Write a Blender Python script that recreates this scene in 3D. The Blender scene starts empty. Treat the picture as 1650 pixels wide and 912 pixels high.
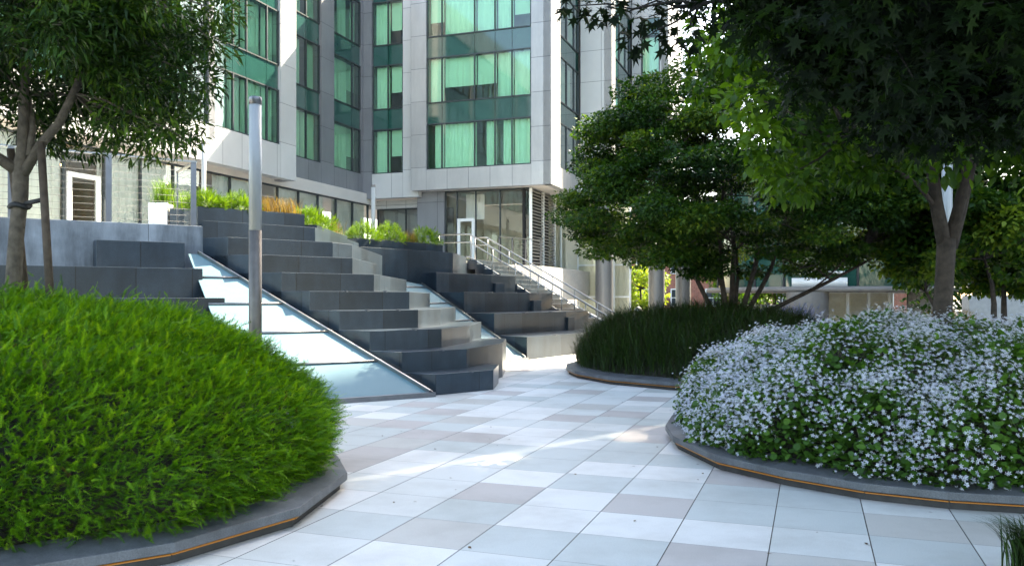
import bpy, math, random
import numpy as np
from mathutils import Vector, Matrix

random.seed(7)
rng = np.random.default_rng(7)
R = math.radians
scene = bpy.context.scene
C = scene.collection

# ------------------------------------------------------------------ camera
cam_d = bpy.data.cameras.new('camera')
cam = bpy.data.objects.new('camera', cam_d)
C.objects.link(cam)
cam.location = (0, 0, 1.58)
cam.rotation_euler = (R(90), 0, 0)
cam_d.sensor_width = 36
cam_d.lens = 36 * 1350 / 1650
cam_d.shift_y = 24 / 1650
cam_d.clip_end = 3000
scene.camera = cam

# ------------------------------------------------------------------ sky and sun
SUN_AZ, SUN_EL = 46, 42          # azimuth clockwise from +Y
w = bpy.data.worlds.new('World')
scene.world = w
w.use_nodes = True
nt = w.node_tree
sky = nt.nodes.new('ShaderNodeTexSky')
sky.sky_type = 'NISHITA'
sky.sun_disc = False
sky.sun_elevation = R(SUN_EL)
sky.sun_rotation = R(SUN_AZ)
sky.air_density = 1.0
sky.dust_density = 1.5
bg = nt.nodes['Background']
bg.inputs['Strength'].default_value = 0.15
nt.links.new(sky.outputs[0], bg.inputs['Color'])
sun_d = bpy.data.lights.new('sun', 'SUN')
sun_d.energy = 4.5
sun_d.angle = R(0.5)
sun_d.color = (1.0, 0.95, 0.86)
sun = bpy.data.objects.new('sun', sun_d)
C.objects.link(sun)
sdir = Vector((math.sin(R(SUN_AZ)) * math.cos(R(SUN_EL)), math.cos(R(SUN_AZ)) * math.cos(R(SUN_EL)), math.sin(R(SUN_EL))))
sun.rotation_euler = (-sdir).to_track_quat('-Z', 'Y').to_euler()
sun.location = (20, 20, 60)
vs = scene.view_settings
vs.view_transform = 'Standard'
vs.look = 'None'
vs.gamma = 1
vs.use_curve_mapping = False
vs.exposure = 2.58
vs.use_white_balance = True
vs.white_balance_temperature = 7600
vs.white_balance_tint = 8
scene.cycles.max_bounces = 8
scene.cycles.transparent_max_bounces = 16
scene.cycles.use_denoising = True
scene.cycles.sample_clamp_indirect = 6
scene.cycles.denoising_prefilter = 'FAST'

# ------------------------------------------------------------------ materials
MATS = {}


class NB:
    """small node builder"""
    def __init__(self, name):
        self.m = bpy.data.materials.new(name)
        self.m.use_nodes = True
        self.t = self.m.node_tree
        self.b = self.t.nodes['Principled BSDF']
        self.out = self.t.nodes['Material Output']

    def n(self, typ, **kw):
        nd = self.t.nodes.new(typ)
        for k, v in kw.items():
            if k.startswith('i_'):
                key = k[2:]
                key = int(key) if key.isdigit() else key
                nd.inputs[key].default_value = v
            else:
                setattr(nd, k, v)
        return nd

    def l(self, a, b):
        self.t.links.new(a, b)

    def math(self, op, a, b=None, c=None):
        nd = self.n('ShaderNodeMath', operation=op)
        for i, v in enumerate((a, b, c)):
            if v is None:
                continue
            if isinstance(v, (int, float)):
                nd.inputs[i].default_value = v
            else:
                self.l(v, nd.inputs[i])
        return nd.outputs[0]

    def mix(self, fac, a, b, mode='MIX'):
        nd = self.n('ShaderNodeMix', data_type='RGBA', blend_type=mode)
        for sock, v in ((nd.inputs[0], fac), (nd.inputs[6], a), (nd.inputs[7], b)):
            if isinstance(v, (int, float)):
                sock.default_value = v
            elif isinstance(v, tuple):
                sock.default_value = (*v, 1) if len(v) == 3 else v
            else:
                self.l(v, sock)
        return nd.outputs[2]

    def noise(self, scale, detail=4, rough=0.55, coord=None):
        nd = self.n('ShaderNodeTexNoise', i_Scale=scale, i_Detail=detail, i_Roughness=rough)
        if coord is None:
            coord = self.n('ShaderNodeNewGeometry').outputs['Position']
        self.l(coord, nd.inputs['Vector'])
        return nd.outputs['Fac']

    def ramp(self, fac, stops, interp='LINEAR'):
        nd = self.n('ShaderNodeValToRGB')
        nd.color_ramp.interpolation = interp
        e = nd.color_ramp.elements
        while len(e) < len(stops):
            e.new(0.5)
        for el, (p, c) in zip(e, stops):
            el.position = p
            el.color = (*c, 1) if len(c) == 3 else c
        self.l(fac, nd.inputs[0])
        return nd.outputs[0]

    def base(self, col):
        if isinstance(col, tuple):
            self.b.inputs['Base Color'].default_value = (*col, 1)
        else:
            self.l(col, self.b.inputs['Base Color'])

    def bump(self, h, strength=0.3, dist=0.01):
        nd = self.n('ShaderNodeBump', i_Strength=strength, i_Distance=dist)
        self.l(h, nd.inputs['Height'])
        self.l(nd.outputs[0], self.b.inputs['Normal'])

    def set(self, **kw):
        for k, v in kw.items():
            self.b.inputs[k.replace('_', ' ')].default_value = v


def mat(name, col, rough=0.6, metal=0.0, var=0.15, scale=8, bump=0.0, spec=0.5, detail=5):
    if name in MATS:
        return MATS[name]
    b = NB(name)
    f = b.noise(scale, detail)
    lo = tuple(c * (1 - var) for c in col)
    hi = tuple(min(1, c * (1 + var)) for c in col)
    b.base(b.ramp(f, [(0.3, lo), (0.7, hi)]))
    b.set(Roughness=rough, Metallic=metal)
    b.b.inputs['Specular IOR Level'].default_value = spec
    if bump:
        b.bump(b.noise(scale * 6, 4), bump, 0.01)
    MATS[name] = b.m
    return b.m


GU = Vector((0.9415, -0.337))     # paving and facade cross direction
GV = Vector((0.337, 0.9415))      # paving and facade long direction


def mat_paving():
    b = NB('paving_tiles')
    pos = b.n('ShaderNodeNewGeometry').outputs['Position']

    def dot(v):
        nd = b.n('ShaderNodeVectorMath', operation='DOT_PRODUCT')
        b.l(pos, nd.inputs[0])
        nd.inputs[1].default_value = v
        return nd.outputs['Value']
    T = 0.61
    u = b.math('DIVIDE', b.math('ADD', dot((GU.x, GU.y, 0)), 0.863), T)
    v = b.math('DIVIDE', b.math('ADD', dot((GV.x, GV.y, 0)), -4.844), T)
    fu, fv = b.math('FLOOR', u), b.math('FLOOR', v)
    cb = b.n('ShaderNodeCombineXYZ')
    b.l(fu, cb.inputs[0]); b.l(fv, cb.inputs[1])
    wn = b.n('ShaderNodeTexWhiteNoise', noise_dimensions='2D')
    b.l(cb.outputs[0], wn.inputs['Vector'])
    tone = b.ramp(wn.outputs['Value'], [(0.0, (0.70, 0.69, 0.66)), (0.34, (0.51, 0.535, 0.515)), (0.60, (0.61, 0.62, 0.595)),
                                        (0.80, (0.48, 0.445, 0.42)), (0.92, (0.50, 0.485, 0.45))], 'CONSTANT')
    fine = b.ramp(b.noise(120, 3, 0.8), [(0.3, (0.88, 0.88, 0.88)), (0.7, (1.08, 1.08, 1.08))])
    c = b.mix(1.0, tone, fine, 'MULTIPLY')
    stain = b.ramp(b.noise(0.9, 6, 0.65), [(0.30, (0.82, 0.81, 0.79)), (0.55, (1.02, 1.02, 1.02))])
    c = b.mix(1.0, c, stain, 'MULTIPLY')
    spots = b.ramp(b.noise(7, 5, 0.75), [(0.68, (1, 1, 1)), (0.78, (0.9, 0.89, 0.87))])
    c = b.mix(1.0, c, spots, 'MULTIPLY')

    def edge(x, width):
        fr = b.math('FRACT', x)
        d = b.math('MINIMUM', fr, b.math('SUBTRACT', 1.0, fr))
        return b.math('LESS_THAN', d, width)
    ju = edge(u, 0.0065)
    jv = edge(v, 0.0045)
    c = b.mix(jv, c, (0.20, 0.195, 0.18))
    c = b.mix(ju, c, (0.07, 0.065, 0.06))
    b.base(c)
    h = b.math('SUBTRACT', 1.0, b.math('MAXIMUM', ju, jv))
    b.bump(b.math('ADD', h, b.math('MULTIPLY', b.noise(220, 2), 0.12)), 0.35, 0.004)
    b.set(Roughness=0.62)
    b.b.inputs['Specular IOR Level'].default_value = 0.35
    return b.m


def mat_uvjoint(name, col, du, dv, jw=0.008, jcol=(0.02, 0.02, 0.02), rough=0.5, metal=0.0, var=0.12, scale=3,
                fine=0.15, fscale=140, spec=0.5, offv=0.0, tonevar=0.10, streak=0.0):
    """surface divided into slabs or panels by joints that follow its UV map (metres)"""
    b = NB(name)
    uv = b.n('ShaderNodeUVMap').outputs[0]
    sp = b.n('ShaderNodeSeparateXYZ')
    b.l(uv, sp.inputs[0])
    u = b.math('DIVIDE', sp.outputs[0], du)
    v = b.math('DIVIDE', b.math('ADD', sp.outputs[1], offv), dv)
    cb = b.n('ShaderNodeCombineXYZ')
    b.l(b.math('FLOOR', u), cb.inputs[0]); b.l(b.math('FLOOR', v), cb.inputs[1])
    wn = b.n('ShaderNodeTexWhiteNoise', noise_dimensions='2D')
    b.l(cb.outputs[0], wn.inputs['Vector'])
    tone = b.ramp(wn.outputs['Value'], [(0, tuple(c * (1 - tonevar) for c in col)), (1, tuple(c * (1 + tonevar) for c in col))])
    m = b.ramp(b.noise(scale, 5, 0.6), [(0.3, (1 - var,) * 3), (0.7, (1 + var,) * 3)])
    c = b.mix(1.0, tone, m, 'MULTIPLY')
    if fine:
        f = b.ramp(b.noise(fscale, 2, 0.7), [(0.32, (1 - fine,) * 3), (0.68, (1 + fine,) * 3)])
        c = b.mix(1.0, c, f, 'MULTIPLY')
    if streak:
        mp = b.n('ShaderNodeMapping')
        b.l(b.n('ShaderNodeNewGeometry').outputs['Position'], mp.inputs[0])
        mp.inputs['Scale'].default_value = (2.5, 2.5, 0.5)
        s = b.ramp(b.noise(1.0, 7, 0.7, mp.outputs[0]), [(0.36, (1 - streak,) * 3), (0.5, (1, 1, 1)), (0.64, (1 + streak,) * 3)])
        c = b.mix(1.0, c, s, 'MULTIPLY')

    def edge(x, d):
        fr = b.math('FRACT', x)
        e = b.math('MINIMUM', fr, b.math('SUBTRACT', 1.0, fr))
        return b.math('LESS_THAN', b.math('MULTIPLY', e, d), jw / 2)
    j = b.math('MAXIMUM', edge(u, du), edge(v, dv))
    c = b.mix(j, c, jcol)
    b.base(c)
    b.bump(b.math('SUBTRACT', 1.0, j), 0.5, 0.006)
    b.set(Roughness=rough, Metallic=metal)
    b.b.inputs['Specular IOR Level'].default_value = spec
    return b.m


def mat_leaf(name, cols, rough=0.5, trans=0.35, tcol=None, spec=0.3, patch=0.0, pscale=2.0):
    """foliage: each leaf carries its own 'tint' value"""
    b = NB(name)
    at = b.n('ShaderNodeAttribute', attribute_name='tint')
    f = at.outputs['Fac']
    if patch:
        f = b.math('ADD', f, b.math('MULTIPLY', b.math('SUBTRACT', b.noise(pscale, 3), 0.5), patch))
    n = len(cols)
    c = b.ramp(f, [(i / (n - 1), col) for i, col in enumerate(cols)])
    b.base(c)
    b.set(Roughness=rough)
    b.b.inputs['Specular IOR Level'].default_value = spec
    if trans:
        tr = b.n('ShaderNodeBsdfTranslucent')
        b.l(b.mix(1.0, c, tcol or (1.6, 1.5, 0.6), 'MULTIPLY'), tr.inputs[0])
        ms = b.n('ShaderNodeMixShader')
        ms.inputs[0].default_value = trans
        b.l(b.b.outputs[0], ms.inputs[1]); b.l(tr.outputs[0], ms.inputs[2])
        b.l(ms.outputs[0], b.out.inputs[0])
    return b.m


def mat_glass(name, tint, refl=1.0, ior=1.55, rough=0.0):
    """thin tinted pane: transparent plus a Fresnel mirror"""
    b = NB(name)
    b.t.nodes.remove(b.b)
    tr = b.n('ShaderNodeBsdfTransparent')
    tr.inputs[0].default_value = (*tint, 1)
    gl = b.n('ShaderNodeBsdfGlossy')
    gl.inputs['Roughness'].default_value = rough
    gl.inputs[0].default_value = (0.9, 0.97, 0.95, 1)
    fr = b.n('ShaderNodeFresnel', i_IOR=ior)
    k = b.math('MINIMUM', b.math('MULTIPLY', fr.outputs[0], refl), 1.0)
    nd = b.n('ShaderNodeBump', i_Strength=0.06, i_Distance=0.05)
    b.l(b.noise(0.9, 2), nd.inputs['Height'])
    b.l(nd.outputs[0], gl.inputs['Normal'])
    ms = b.n('ShaderNodeMixShader')
    b.l(k, ms.inputs[0]); b.l(tr.outputs[0], ms.inputs[1]); b.l(gl.outputs[0], ms.inputs[2])
    b.l(ms.outputs[0], b.out.inputs[0])
    return b.m


def mat_emit(name, col, s):
    b = NB(name)
    b.base(tuple(c * .2 for c in col))
    b.b.inputs['Emission Color'].default_value = (*col, 1)
    b.b.inputs['Emission Strength'].default_value = s
    return b.m


M_PAVE = mat_paving()
M_GRAN = mat_uvjoint('dark_granite', (0.024, 0.037, 0.050), 0.92, 50, jw=0.014, jcol=(0.006, 0.007, 0.009), rough=0.30, var=0.25, scale=1.6, fine=0.3, fscale=120, tonevar=0.26, spec=0.5, streak=.18)
M_CONC = mat_uvjoint('stained_concrete', (0.20, 0.22, 0.24), 2.4, 50, jw=0.01, jcol=(0.09, 0.095, 0.1), rough=0.75, var=0.25, scale=2.2, fine=0.08, tonevar=0.05, streak=0.35)
M_KERB = mat_uvjoint('kerb_granite', (0.095, 0.10, 0.108), 100, 50, jw=0.004, rough=0.5, var=0.28, scale=3.5, fine=0.25, fscale=110, tonevar=0.0, streak=.2)
M_KERBBASE = mat('kerb_base', (0.035, 0.034, 0.033), 0.8, var=0.3)
M_AMBER = mat_emit('amber_strip', (1.0, 0.42, 0.06), 0.035)
M_SOIL = mat('soil', (0.016, 0.015, 0.009), 0.95, var=0.5, scale=14, bump=0.5)
M_PANEL = mat_uvjoint('silver_panels', (0.41, 0.405, 0.40), 1.05, 1.515, jw=0.02, jcol=(0.13, 0.13, 0.14), rough=0.42, metal=0.25, var=0.06, scale=0.6, fine=0.02, tonevar=0.07, streak=.06)
M_PANELL = mat_uvjoint('light_panels', (0.54, 0.54, 0.53), 1.05, 1.515, jw=0.02, jcol=(0.2, 0.2, 0.2), rough=0.45, metal=0.15, var=0.06, scale=0.6, fine=0.02, tonevar=0.05)
M_PANELD = mat_uvjoint('grey_panels', (0.22, 0.225, 0.24), 1.05, 1.515, jw=0.02, jcol=(0.08, 0.08, 0.09), rough=0.42, metal=0.25, var=0.06, scale=0.6, fine=0.02, tonevar=0.07, streak=.06)
M_SOFFIT = mat('soffit', (0.62, 0.58, 0.53), 0.7, var=0.05, scale=1)
M_MULL = mat('dark_frame', (0.05, 0.06, 0.065), 0.45, 0.4, var=0.1)
M_GREEN = mat_glass('green_glass', (0.62, 0.95, 0.78), 1.8)
M_CLEAR = mat_glass('clear_glass', (0.95, 0.965, 0.94), 1.5)
M_SPAN = mat('spandrel_glass', (0.018, 0.075, 0.06), 0.06, 0.0, var=0.15, scale=0.5, spec=0.9)
M_CURT = mat('curtain', (0.92, 0.92, 0.86), 0.9, var=0.05, scale=1)
M_SHEER = mat('sheer_curtain', (0.90, 0.90, 0.84), 0.9, var=0.08, scale=0.7)
M_ROOM = mat('room', (0.34, 0.33, 0.30), 0.9, var=0.3, scale=0.5)
M_ROOMD = mat('core_wall', (0.10, 0.10, 0.10), 0.9, var=0.2, scale=0.5)
M_WHITEF = mat('white_frame', (0.78, 0.78, 0.75), 0.4, var=0.04)
M_STEEL = mat('brushed_steel', (0.36, 0.35, 0.33), 0.38, 1.0, var=0.06)
M_DSTEEL = mat('grey_steel', (0.22, 0.22, 0.23), 0.4, 0.8, var=0.1)
M_CABLE = mat('cable', (0.16, 0.16, 0.16), 0.6)
M_LENS = mat('lamp_lens', (0.40, 0.41, 0.40), 0.3, var=0.03, scale=1)
M_CREAM = mat('cream_wall', (0.80, 0.74, 0.60), 0.8, var=0.08, scale=0.6)
M_WHITEW = mat('white_wall', (0.80, 0.79, 0.76), 0.7, var=0.05, scale=1)
M_COLUMN = mat_uvjoint('column_cladding', (0.50, 0.49, 0.47), 100, 1.5, jw=0.015, jcol=(0.15, 0.15, 0.15), rough=0.4, metal=0.2, var=0.06, fine=0.02, tonevar=0.03)
M_BARK = mat('grey_bark', (0.10, 0.08, 0.06), 0.9, var=0.4, scale=16, bump=0.7)
M_BARKD = mat('dark_bark', (0.055, 0.042, 0.034), 0.9, var=0.4, scale=16, bump=0.7)
M_STAKE = mat('stake_wood', (0.07, 0.05, 0.035), 0.85, var=0.35, scale=14, bump=0.4)
M_STRAP = mat('rubber_strap', (0.02, 0.02, 0.022), 0.7, var=0.2)
M_BRICK = mat_uvjoint('red_brick', (0.34, 0.12, 0.075), 0.22, 0.075, jw=0.01, jcol=(0.3, 0.25, 0.22), rough=0.85, var=0.2, scale=0.8, tonevar=0.25)
M_DRUM = mat('drum_concrete', (0.22, 0.205, 0.19), 0.7, var=0.1, scale=2)
M_ASPH = mat('asphalt', (0.06, 0.06, 0.062), 0.85, var=0.25, scale=5)
M_LOUV = mat('louver', (0.36, 0.33, 0.29), 0.5, 0.3, var=0.06)
M_BLACK = mat('dark_void', (0.02, 0.02, 0.02), 0.9)


def mat_frost():
    b = NB('frosted_glass')
    b.base(b.ramp(b.noise(3, 4), [(0.3, (0.13, 0.225, 0.25)), (0.7, (0.145, 0.245, 0.27))]))
    b.set(Roughness=0.5)
    b.b.inputs['Specular IOR Level'].default_value = 0.2
    return b.m


M_FROST = mat_frost()

# ------------------------------------------------------------------ mesh helpers


def tag(o, label=None, cat=None, group=None, kind=None):
    for k, v in (('label', label), ('category', cat), ('group', group), ('kind', kind)):
        if v:
            o[k] = v
    return o


def empty(name, loc, label, cat, group=None):
    o = bpy.data.objects.new(name, None)
    C.objects.link(o)
    o.location = loc
    o.empty_display_size = 0.2
    return tag(o, label, cat, group)


def link(me, name, mats, parent=None):
    for m in (mats if isinstance(mats, (list, tuple)) else [mats]):
        me.materials.append(m)
    o = bpy.data.objects.new(name, me)
    C.objects.link(o)
    if parent is not None:
        o.parent = parent
        top = parent
        off = Vector((0, 0, 0))
        while top is not None:          # geometry is written in world metres
            off += top.location
            top = top.parent
        o.location = -off
    return o


class MB:
    def __init__(self):
        self.v, self.f, self.uv, self.mi, self.sm = [], [], [], [], []

    def face(self, pts, uvs, mi=0, smooth=False):
        b = len(self.v)
        self.v += [tuple(p) for p in pts]
        self.f.append(tuple(range(b, b + len(pts))))
        self.uv += [tuple(q) for q in uvs]
        self.mi.append(mi)
        self.sm.append(smooth)

    def box(self, o, a, b, c, mi=0, skip=()):
        """parallelepiped from corner o with edge vectors a, b, c (right-handed)"""
        o, a, b, c = map(Vector, (o, a, b, c))
        la, lb, lc = a.length, b.length, c.length
        ua = o.x * a.x / la + o.y * a.y / la if la else 0
        ub = o.x * b.x / lb + o.y * b.y / lb if lb else 0
        z = o.z
        F = [((o, o + b, o + a + b, o + a), [(0, 0), (0, lb), (la, lb), (la, 0)]),
             ((o + c, o + a + c, o + a + b + c, o + b + c), [(0, 0), (la, 0), (la, lb), (0, lb)]),
             ((o, o + a, o + a + c, o + c), [(0, z), (la, z), (la, z + lc), (0, z + lc)]),
             ((o + a, o + a + b, o + a + b + c, o + a + c), [(0, z), (lb, z), (lb, z + lc), (0, z + lc)]),
             ((o + a + b, o + b, o + b + c, o + a + b + c), [(0, z), (la, z), (la, z + lc), (0, z + lc)]),
             ((o + b, o, o + c, o + b + c), [(0, z), (lb, z), (lb, z + lc), (0, z + lc)])]
        for i, (p, q) in enumerate(F):
            if i not in skip:
                self.face(p, q, mi)

    def prism(self, poly, z0, z1, mi=0, mtop=None, uoff=0.0):
        """vertical prism over a counter-clockwise plan polygon; z1 may be a list (one height per corner)"""
        n = len(poly)
        zt = z1 if isinstance(z1, (list, tuple)) else [z1] * n
        zb = z0 if isinstance(z0, (list, tuple)) else [z0] * n
        s = uoff
        for i in range(n):
            p, q = poly[i], poly[(i + 1) % n]
            L = math.dist(p, q)
            j = (i + 1) % n
            self.face([(p[0], p[1], zb[i]), (q[0], q[1], zb[j]), (q[0], q[1], zt[j]), (p[0], p[1], zt[i])],
                      [(s, zb[i]), (s + L, zb[j]), (s + L, zt[j]), (s, zt[i])], mi)
            s += L
        mt = mi if mtop is None else mtop
        self.face([(p[0], p[1], z) for p, z in zip(poly, zt)], [(p[0], p[1]) for p in poly], mt)
        self.face([(p[0], p[1], z) for p, z in zip(poly[::-1], zb[::-1])], [(p[0], p[1]) for p in poly[::-1]], mi)

    def tube(self, pts, rad, n=8, mi=0, cap=True):
        pts = [Vector(p) for p in pts]
        rad = rad if isinstance(rad, (list, tuple)) else [rad] * len(pts)
        rings = []
        prev = None
        for i, p in enumerate(pts):
            if i == 0:
                t = pts[1] - p
            elif i == len(pts) - 1:
                t = p - pts[i - 1]
            else:
                t = (pts[i + 1] - p).normalized() + (p - pts[i - 1]).normalized()
            t.normalize()
            if prev is None:
                prev = t.orthogonal().normalized()
            a = (prev - t * prev.dot(t)).normalized()
            prev = a
            bb = t.cross(a)
            rings.append([p + (a * math.cos(2 * math.pi * k / n) + bb * math.sin(2 * math.pi * k / n)) * rad[i] for k in range(n)])
        s = 0
        for i in range(len(rings) - 1):
            L = (pts[i + 1] - pts[i]).length
            for k in range(n):
                k2 = (k + 1) % n
                self.face([rings[i][k], rings[i][k2], rings[i + 1][k2], rings[i + 1][k]],
                          [(k / n, pts[i].z), (k / n + 1 / n, pts[i].z), (k / n + 1 / n, pts[i + 1].z), (k / n, pts[i + 1].z)], mi, True)
            s += L
        if cap:
            self.face(rings[0][::-1], [(0, 0)] * n, mi)
            self.face(rings[-1], [(0, 0)] * n, mi)

    def build(self, name, mats, parent=None, merge=True):
        me = bpy.data.meshes.new(name)
        me.from_pydata(self.v, [], self.f)
        uvl = me.uv_layers.new(name='UVMap')
        uvl.data.foreach_set('uv', np.array(self.uv, dtype=np.float32).ravel())
        me.polygons.foreach_set('material_index', self.mi)
        me.polygons.foreach_set('use_smooth', self.sm)
        if merge:
            import bmesh
            bm = bmesh.new()
            bm.from_mesh(me)
            bmesh.ops.remove_doubles(bm, verts=bm.verts, dist=1e-5)
            bm.to_mesh(me)
            bm.free()
        me.update()
        return link(me, name, mats, parent)


def bevel(o, wdt=0.008, seg=2):
    m = o.modifiers.new('bevel', 'BEVEL')
    m.width = wdt
    m.segments = seg
    m.limit_method = 'ANGLE'
    m.angle_limit = R(40)
    return o


def scatter_mesh(name, parts, mats, parent=None):
    """parts: list of (template_verts (n,3), template_faces [tuples, equal size], M (N,3,3), T (N,3), tint (N,), material index)"""
    VV, LL, SZ, MI, TT = [], [], [], [], []
    base = 0
    for tv, tf, Mx, Tx, tint, mi in parts:
        tv = np.asarray(tv, dtype=np.float32)
        N = len(Tx)
        n = len(tv)
        V = np.einsum('nij,kj->nki', Mx, tv) + Tx[:, None, :]
        VV.append(V.reshape(-1, 3))
        TT.append(np.repeat(tint, n))
        offs = base + np.arange(N) * n
        for size in sorted({len(f) for f in tf}):
            fs = np.array([f for f in tf if len(f) == size])
            idx = (offs[:, None, None] + fs[None]).reshape(-1, size)
            LL.append(idx.ravel())
            SZ.append(np.full(len(idx), size))
            MI.append(np.full(len(idx), mi))
        base += N * n
    V = np.concatenate(VV).astype(np.float32)
    L = np.concatenate(LL).astype(np.int32)
    S = np.concatenate(SZ).astype(np.int32)
    me = bpy.data.meshes.new(name)
    me.vertices.add(len(V))
    me.vertices.foreach_set('co', V.ravel())
    me.loops.add(len(L))
    me.loops.foreach_set('vertex_index', L)
    me.polygons.add(len(S))
    me.polygons.foreach_set('loop_start', np.concatenate([[0], np.cumsum(S)[:-1]]).astype(np.int32))
    me.polygons.foreach_set('material_index', np.concatenate(MI).astype(np.int32))
    at = me.attributes.new('tint', 'FLOAT', 'POINT')
    at.data.foreach_set('value', np.concatenate(TT).astype(np.float32))
    me.update(calc_edges=True)
    me.validate()
    return link(me, name, mats, parent)


def frames(d, roll=None, size=None):
    """(N,3,3) matrices whose columns are side, along (= d), normal"""
    d = d / np.linalg.norm(d, axis=1, keepdims=True)
    up = np.tile(np.array([0, 0, 1.0]), (len(d), 1))
    par = np.abs(d[:, 2]) > 0.97
    up[par] = (1, 0, 0)
    s = np.cross(d, up)
    s /= np.linalg.norm(s, axis=1, keepdims=True)
    nn = np.cross(s, d)
    if roll is not None:
        c, sn = np.cos(roll)[:, None], np.sin(roll)[:, None]
        s, nn = s * c + nn * sn, nn * c - s * sn
    Mx = np.stack([s, d, nn], axis=2)
    if size is not None:
        Mx = Mx * np.asarray(size)[:, None, None]
    return Mx


def rand_dir(N):
    d = rng.normal(size=(N, 3))
    return d / np.linalg.norm(d, axis=1, keepdims=True)


LANCE = ([(0, 0, 0), (0.12, 0.45, 0.03), (0, 0.46, 0), (-0.12, 0.45, 0.03), (0, 1, -0.12)], [(0, 1, 2), (0, 2, 3), (1, 4, 2), (2, 4, 3)])
OVAL = ([(0, 0, 0), (0.26, 0.25, 0.05), (0.30, 0.55, 0.04), (0, 0.5, 0), (-0.30, 0.55, 0.04), (-0.26, 0.25, 0.05), (0, 1, -0.08)],
        [(0, 1, 2, 3), (0, 3, 4, 5), (3, 2, 6), (3, 6, 4)])
PALM5 = ([(0, 0, 0), (0.12, 0.28, 0), (0.5, 0.25, -0.05), (0.2, 0.45, 0.02), (0.42, 0.75, -0.05), (0.12, 0.62, 0.02), (0, 1.05, -0.1),
          (-0.12, 0.62, 0.02), (-0.42, 0.75, -0.05), (-0.2, 0.45, 0.02), (-0.5, 0.25, -0.05), (-0.12, 0.28, 0)],
         [(0, 1, 11), (1, 2, 3), (3, 4, 5), (5, 6, 7), (7, 8, 9), (9, 10, 11), (1, 3, 9, 11), (3, 5, 7, 9)])
ROUND = ([(0, 0, 0), (0.35, 0.1, 0.05), (0.5, 0.5, 0.06), (0.3, 0.85, 0.02), (0, 1.0, -0.04), (-0.3, 0.85, 0.02), (-0.5, 0.5, 0.06), (-0.35, 0.1, 0.05)],
         [(0, 1, 2, 3), (0, 3, 4, 5), (0, 5, 6, 7)])


PALM3 = ([(0, 0, 0), (0.45, 0.4, -0.06), (0.16, 0.5, 0.03), (0, 1.0, -0.1), (-0.16, 0.5, 0.03), (-0.45, 0.4, -0.06)],
         [(0, 1, 2), (2, 3, 4), (4, 5, 0), (0, 2, 4)])


def star_template():
    v, f = [(0, 0, 0)], []
    for k in range(5):
        a = 2 * math.pi * k / 5
        for (r, da, z) in ((0.24, -0.42, 0.04), (0.5, 0.0, 0.10), (0.24, 0.42, 0.04)):
            v.append((r * math.cos(a + da), r * math.sin(a + da), z))
        b = 1 + 3 * k
        f.append((0, b, b + 1, b + 2))
    return v, f


STAR = star_template()


def sprig_template(n=9, curve=0.25):
    """feathery conifer shoot: narrow triangular needles along a curved stem"""
    v, f = [], []
    for i in range(n):
        t = i / (n - 1)
        p = Vector((0, t * 0.8, curve * math.sin(t * 2.2) * 0.3))
        for sgn in (-1, 1):
            L = 0.32 * (1 - 0.55 * t)
            tip = p + Vector((sgn * L * 0.55, L * 0.8, random.uniform(-.06, .1)))
            b = len(v)
            v += [tuple(p + Vector((0, -0.034, 0))), tuple(p + Vector((0, 0.034, 0.01))), tuple(tip)]
            f.append((b, b + 1, b + 2) if sgn > 0 else (b + 1, b, b + 2))
    b = len(v)
    v += [(-.008, 0, 0), (.008, 0, 0), (0, 1.0, curve * .24)]
    f.append((b, b + 1, b + 2))
    return v, f


SPRIG = sprig_template()


def blade_template(n=5, w=0.02, bend=0.7):
    v, f = [], []
    y = z = 0.0
    a = R(86)
    for i in range(n + 1):
        t = i / n
        ww = w * (1 - t) ** 0.6 if i < n else 0.0005
        v += [(-ww, y, z), (ww, y, z)]
        y += math.cos(a) / n
        z += math.sin(a) / n
        a -= bend * (0.5 + t) * R(90) / n * 1.3
    for i in range(n):
        f.append((2 * i, 2 * i + 1, 2 * i + 3, 2 * i + 2))
    return v, f


BLADES = [blade_template(5, 0.011, b) for b in (0.6, 1.0, 1.4)]


def lathe(mb, prof, cx, cy, n=32, mi=0, a0=0.0, a1=2 * math.pi):
    for i in range(n):
        t0 = a0 + (a1 - a0) * i / n
        t1 = a0 + (a1 - a0) * (i + 1) / n
        for (r0, z0), (r1, z1) in zip(prof, prof[1:]):
            P = [(cx + r0 * math.cos(t0), cy + r0 * math.sin(t0), z0), (cx + r0 * math.cos(t1), cy + r0 * math.sin(t1), z0),
                 (cx + r1 * math.cos(t1), cy + r1 * math.sin(t1), z1), (cx + r1 * math.cos(t0), cy + r1 * math.sin(t0), z1)]
            if r0 < 1e-6:
                P = P[1:]
            elif r1 < 1e-6:
                P = P[:3]
            mb.face(P, [(0, p[2]) for p in P], mi, True)


def V2(p, d, t):
    return (p[0] + d[0] * t, p[1] + d[1] * t)


# ================================================================== GROUND
mb = MB()
mb.prism([(-120, -80), (900, -80), (900, 900), (-500, 900)], -1.6, -1.45)
tag(mb.build('ground', M_ASPH), kind='structure')
mb = MB()
mb.prism([(-16, -8), (22, -8), (22, 30.5), (14, 30.5), (8, 31.5), (6, 44), (-16, 44)], -1.2, 0.0)
tag(mb.build('plaza_paving', M_PAVE), kind='structure')

# ================================================================== PLANTED BEDS


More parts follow.
